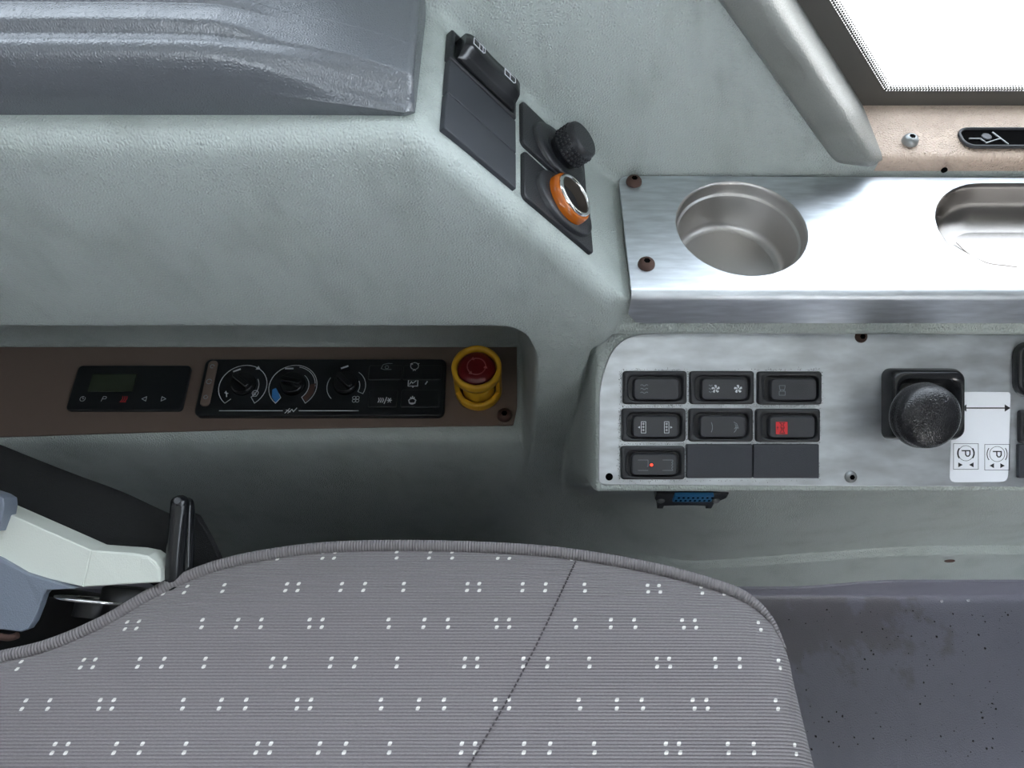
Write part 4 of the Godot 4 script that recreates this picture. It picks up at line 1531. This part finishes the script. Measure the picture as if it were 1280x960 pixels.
	for k in 4:
		var am := deg_to_rad([5.0, 175.0, 62.0, 118.0][k])
		var half := deg_to_rad([27.0, 27.0, 14.0, 14.0][k])
		st = begin()
		var lo := PackedVector3Array()
		var hi := PackedVector3Array()
		for sgn in [0, 1]:
			for i in 9:
				var aa := am + half * (i / 4.0 - 1.0) * (1 if sgn == 0 else -1)
				var rr := 0.0183 if sgn == 0 else 0.0152
				lo.append(Vector3(cos(aa) * rr, sin(aa) * rr, 0.0078))
				hi.append(Vector3(cos(aa) * rr, sin(aa) * rr, 0.0310))
		flat(st)
		skin(st, [lo, hi])
		part("guard_post", finish(st), M.yellow, e)
	st = begin()
	lathe(st, [[0.0122, 0.0], [0.0122, 0.0135], [0.0112, 0.0145]], 36)
	part("collar", finish(st), M.yellow, e)
	st = begin()
	lathe(st, [[0.0085, 0.013], [0.0090, 0.0275], [0.0136, 0.0295], [0.0144, 0.0312], [0.0141, 0.0350], [0.0125, 0.0372], [0.0090, 0.0384], [0.0040, 0.0387]], 40)
	var mh := part("mushroom", finish(st), M.red, e)
	st = begin()
	var arrow := []
	for k in 3:
		arrow.append(arc(0, 0, 6.8, 120 * k + 10, 120 * k + 105, 10))
	part("arrows", ink(arrow, 0.75, 0.0385, 0.0004), mat(Color(0.62, 0.36, 0.36), 0.5), mh)
	var heads := []
	for k in 3:
		var b := deg_to_rad(120.0 * k + 112)
		var pos := Vector2(cos(b), sin(b)) * 6.8
		var tg := Vector2(-sin(b), cos(b))
		var nn := Vector2(cos(b), sin(b))
		var p0 := pos + tg * 1.8
		var p1 := pos - tg * 0.6 + nn * 1.5
		var p2 := pos - tg * 0.6 - nn * 1.5
		heads.append([[p0.x, p0.y], [p1.x, p1.y], [p2.x, p2.y]])
	part("arrow_heads", blots(heads, 0.0385, 0.0004), mat(Color(0.62, 0.36, 0.36), 0.5), mh)

# ---------------------------------------------------------------- parking brake

func build_brake() -> void:
	var v := mm(1148.5, 505)
	var o := thing("parking_brake_lever", "black parking brake knob on a rounded black base in the switch panel", "lever", Transform3D(PANEL.basis, PANEL * Vector3(v.x, v.y, 0)))
	var st := begin()
	var c := Vector2(0.0, -0.0)
	skin(st, [rrect(0.0518, 0.0495, 0.006, 0.0, c), rrect(0.0508, 0.0485, 0.006, 0.007, c), rrect(0.0480, 0.0455, 0.0065, 0.0125, c), rrect(0.0455, 0.0425, 0.007, 0.0140, c), rrect(0.0440, 0.0370, 0.008, 0.0140, c), rrect(0.0400, 0.0330, 0.008, 0.0120, c), rrect(0.0360, 0.0290, 0.008, 0.0040, c)])
	part("base", finish(st), M.black_gloss, o)
	st = begin()
	tube(st, spline([Vector3(-0.006, 0.0, 0.004), Vector3(-0.014, -0.001, 0.02), Vector3(-0.0225, -0.003, 0.034)], 5), 0.0085, 18, Vector3(0, 1, 0.01))
	part("stem", finish(st), M.black, o)
	# mushroom cap, tipped a little
	var ax := Vector3(0.02, -0.10, 1).normalized()
	var bx := Vector3(1, 0, 0)
	var by := ax.cross(bx).normalized()
	bx = by.cross(ax).normalized()
	st = begin()
	lathe(st, [[0.0090, 0.0], [0.0185, 0.0022], [0.0208, 0.0050], [0.0213, 0.0072], [0.0208, 0.0092], [0.0203, 0.0100], [0.0205, 0.0125], [0.0196, 0.0158], [0.0174, 0.0186], [0.0140, 0.0206], [0.0095, 0.0217], [0.0045, 0.0222]], 48)
	part("knob", finish(st), M.knob, o, Transform3D(Basis(bx, by, ax), Vector3(-0.0181, -0.0055, 0.030)), "round grained black knob")
	# sticker
	var v2 := mm(1226.5, 546)
	var s := thing("brake_sticker", "white sticker with a double arrow and two parking brake symbols", "sticker", Transform3D(PANEL.basis, PANEL * Vector3(v2.x, v2.y, 0)))
	st = begin()
	flat(st)
	var k := 0.51 / LENS * 1000.0
	var sp := PackedVector2Array()
	for q in rounded([[-23 * k, 56 * k, 1.0], [36.5 * k, 56 * k, 3.0], [33 * k, -56 * k, 5.0], [-40 * k, -57 * k, 5.0], [-38 * k, -5 * k, 1.0], [-24 * k, 8 * k, 1.0]], 6):
		sp.append(q * 0.001)
	extrude(st, sp, 0.0, 0.0003)
	part("label_sheet", finish(st), M.sticker, s)
	var z := 0.0003
	part("arrow_line", ink([[[-19 * k, 36 * k], [30 * k, 36 * k]]], 0.8, z), M.dark_ink, s)
	for q in [[[-25 * k, 36 * k], [-19 * k, 40.5 * k], [-19 * k, 31.5 * k]], [[36 * k, 36 * k], [29 * k, 31.5 * k], [29 * k, 40.5 * k]]]:
		part("arrow_head", blots([q], z), M.dark_ink, s)
	for q in [[-19.5, -24.5, 0], [19.5, -25.5, 1]]:
		var x: float = q[0] * k
		var y: float = q[1] * k
		var r := 9.5 * k
		var lines := [rect_line(x - 15.5 * k, y - 16 * k, x + 15.5 * k, y + 16 * k), arc(x, y + 4 * k, r, 0, 360, 28)]
		part("symbol", ink(lines, 0.28, z), M.dark_ink, s)
		# the letter lies on its side
		var yy := y + 4 * k
		part("letter", ink([[[x - 5.0 * k, yy + 3.2 * k], [x + 5.0 * k, yy + 3.2 * k], [x + 5.0 * k, yy - 1.6 * k], [x + 3.4 * k, yy - 3.6 * k], [x + 1.2 * k, yy - 3.6 * k], [x - 0.4 * k, yy - 1.6 * k], [x - 0.4 * k, yy + 3.2 * k]]], 0.8, z), M.dark_ink, s)
		var gap: float = 10.2 * k if q[2] == 0 else 12.6 * k
		part("brake_shoe", ink([arc(x, yy, gap, -35, 35, 8), arc(x, yy, gap, 145, 215, 8)], 0.9 if q[2] == 0 else 0.5, z), M.dark_ink, s)
		var by0 := y - 10.5 * k
		var tri_a := [[x - 9.5 * k, by0 + 3 * k], [x - 4.0 * k, by0], [x - 9.5 * k, by0 - 3 * k]]
		var tri_b := [[x + 9.5 * k, by0 + 3 * k], [x + 9.5 * k, by0 - 3 * k], [x + 4.0 * k, by0]]
		if q[2] == 1:
			tri_a = [[x - 9.5 * k, by0], [x - 4.0 * k, by0 + 3 * k], [x - 4.0 * k, by0 - 3 * k]]
			tri_b = [[x + 9.5 * k, by0], [x + 4.0 * k, by0 - 3 * k], [x + 4.0 * k, by0 + 3 * k]]
		part("small_arrows", blots([tri_a, tri_b], z), M.dark_ink, s)

func build_connector() -> void:
	# diagnostic socket under the edge of the switch panel, facing the seat
	var c := at_out(861, 624, 0.2285)
	var o := thing("diagnostic_connector", "black bracketed socket with a blue insert under the switch panel edge", "connector", Transform3D(Basis(Vector3(1, 0, 0), Vector3(0, 1, 0), Vector3(0, 0, 1)), c))
	var st := begin()
	flat(st)
	var sc := 0.56
	var out := PackedVector2Array()
	for q in [[-46, 12], [48, 12], [48, 4], [40, -2], [36, -6], [36, -16], [28, -16], [28, -11], [14, -10], [-14, -10], [-30, -11], [-30, -16], [-38, -16], [-38, -8], [-46, 2]]:
		out.append(Vector2(q[0], q[1] * 1.7) * sc * 0.001)
	extrude(st, out, -0.006, 0.001, 0.0004)
	part("bracket", finish(st), M.black, o)
	st = begin()
	block(st, 0.029, 0.0105, 0.0, 0.003, 0.001, 0.0006, Vector2(0.0015, 0.0065))
	part("insert", finish(st), M.blue, o, Transform3D(), "blue plastic insert")
	st = begin()
	flat(st)
	for i in 8:
		for j in 2:
			block(st, 0.0016, 0.0022, 0.0026, 0.0032, 0.0003, 0.0001, Vector2(-0.0107 + i * 0.0035 + j * 0.0012, 0.0040 + j * 0.0050))
	part("pin_holes", finish(st), M.hole, o)
	for x in [-21.0, 20.0]:
		st = begin()
		lathe(st, [[0.0030, 0.0], [0.0029, 0.0018], [0.0020, 0.0026]], 18, false, true, Vector2(x * 0.001, 0.0))
		part("screw", finish(st), M.screw, o)

func build_floor_dirt() -> void:
	var dirt := MeshInstance3D.new()
	var st := begin()
	flat(st)
	rng.seed = 33
	for i in 330:
		var px := rng.randf_range(985, 1278)
		var py := 752.0 + pow(rng.randf(), 1.6) * 200.0
		var c := at_drop(px, py, 0.8303)
		var r := 0.0004 + 0.0011 * pow(rng.randf(), 4.0)
		var n := 5
		var lo := PackedVector3Array()
		var hi := PackedVector3Array()
		for k in n:
			var a := -TAU * k / n + rng.randf() * 0.6
			var rr := r * rng.randf_range(0.6, 1.3)
			lo.append(c + Vector3(cos(a) * rr, -0.0006, sin(a) * rr))
			hi.append(c + Vector3(cos(a) * rr * 0.6, r * 0.5, sin(a) * rr * 0.6))
		skin(st, [lo, hi])
	dirt.mesh = finish(st)
	dirt.material_override = M.dirt
	dirt.name = "grit"
	dirt.set_meta("label", "dark specks of grit scattered over the vinyl floor")
	dirt.set_meta("category", "grit")
	dirt.set_meta("kind", "stuff")
	add_child(dirt)
	for q in [[1176, 742, 0.0032], [1209, 741, 0.0034], [1192, 744, 0.0016]]:
		var lo := PackedVector3Array()
		var hi := PackedVector3Array()
		for k in 7:
			var a := -TAU * k / 7.0
			var rr: float = q[2] * rng.randf_range(0.7, 1.2)
			lo.append(Vector3(cos(a) * rr, 0.0, sin(a) * rr))
			hi.append(Vector3(cos(a) * rr * 0.5, q[2] * 0.7, sin(a) * rr * 0.5))
		st = begin()
		flat(st)
		skin(st, [lo, hi])
		var chip := thing("paint_flake", "tiny pale flake lying where the floor meets the console", "flake", Transform3D(Basis(), at_drop(q[0], q[1] + 9, 0.8300)), "pale flakes on the floor edge")
		part("flake", finish(st), M.pale_dirt, chip)
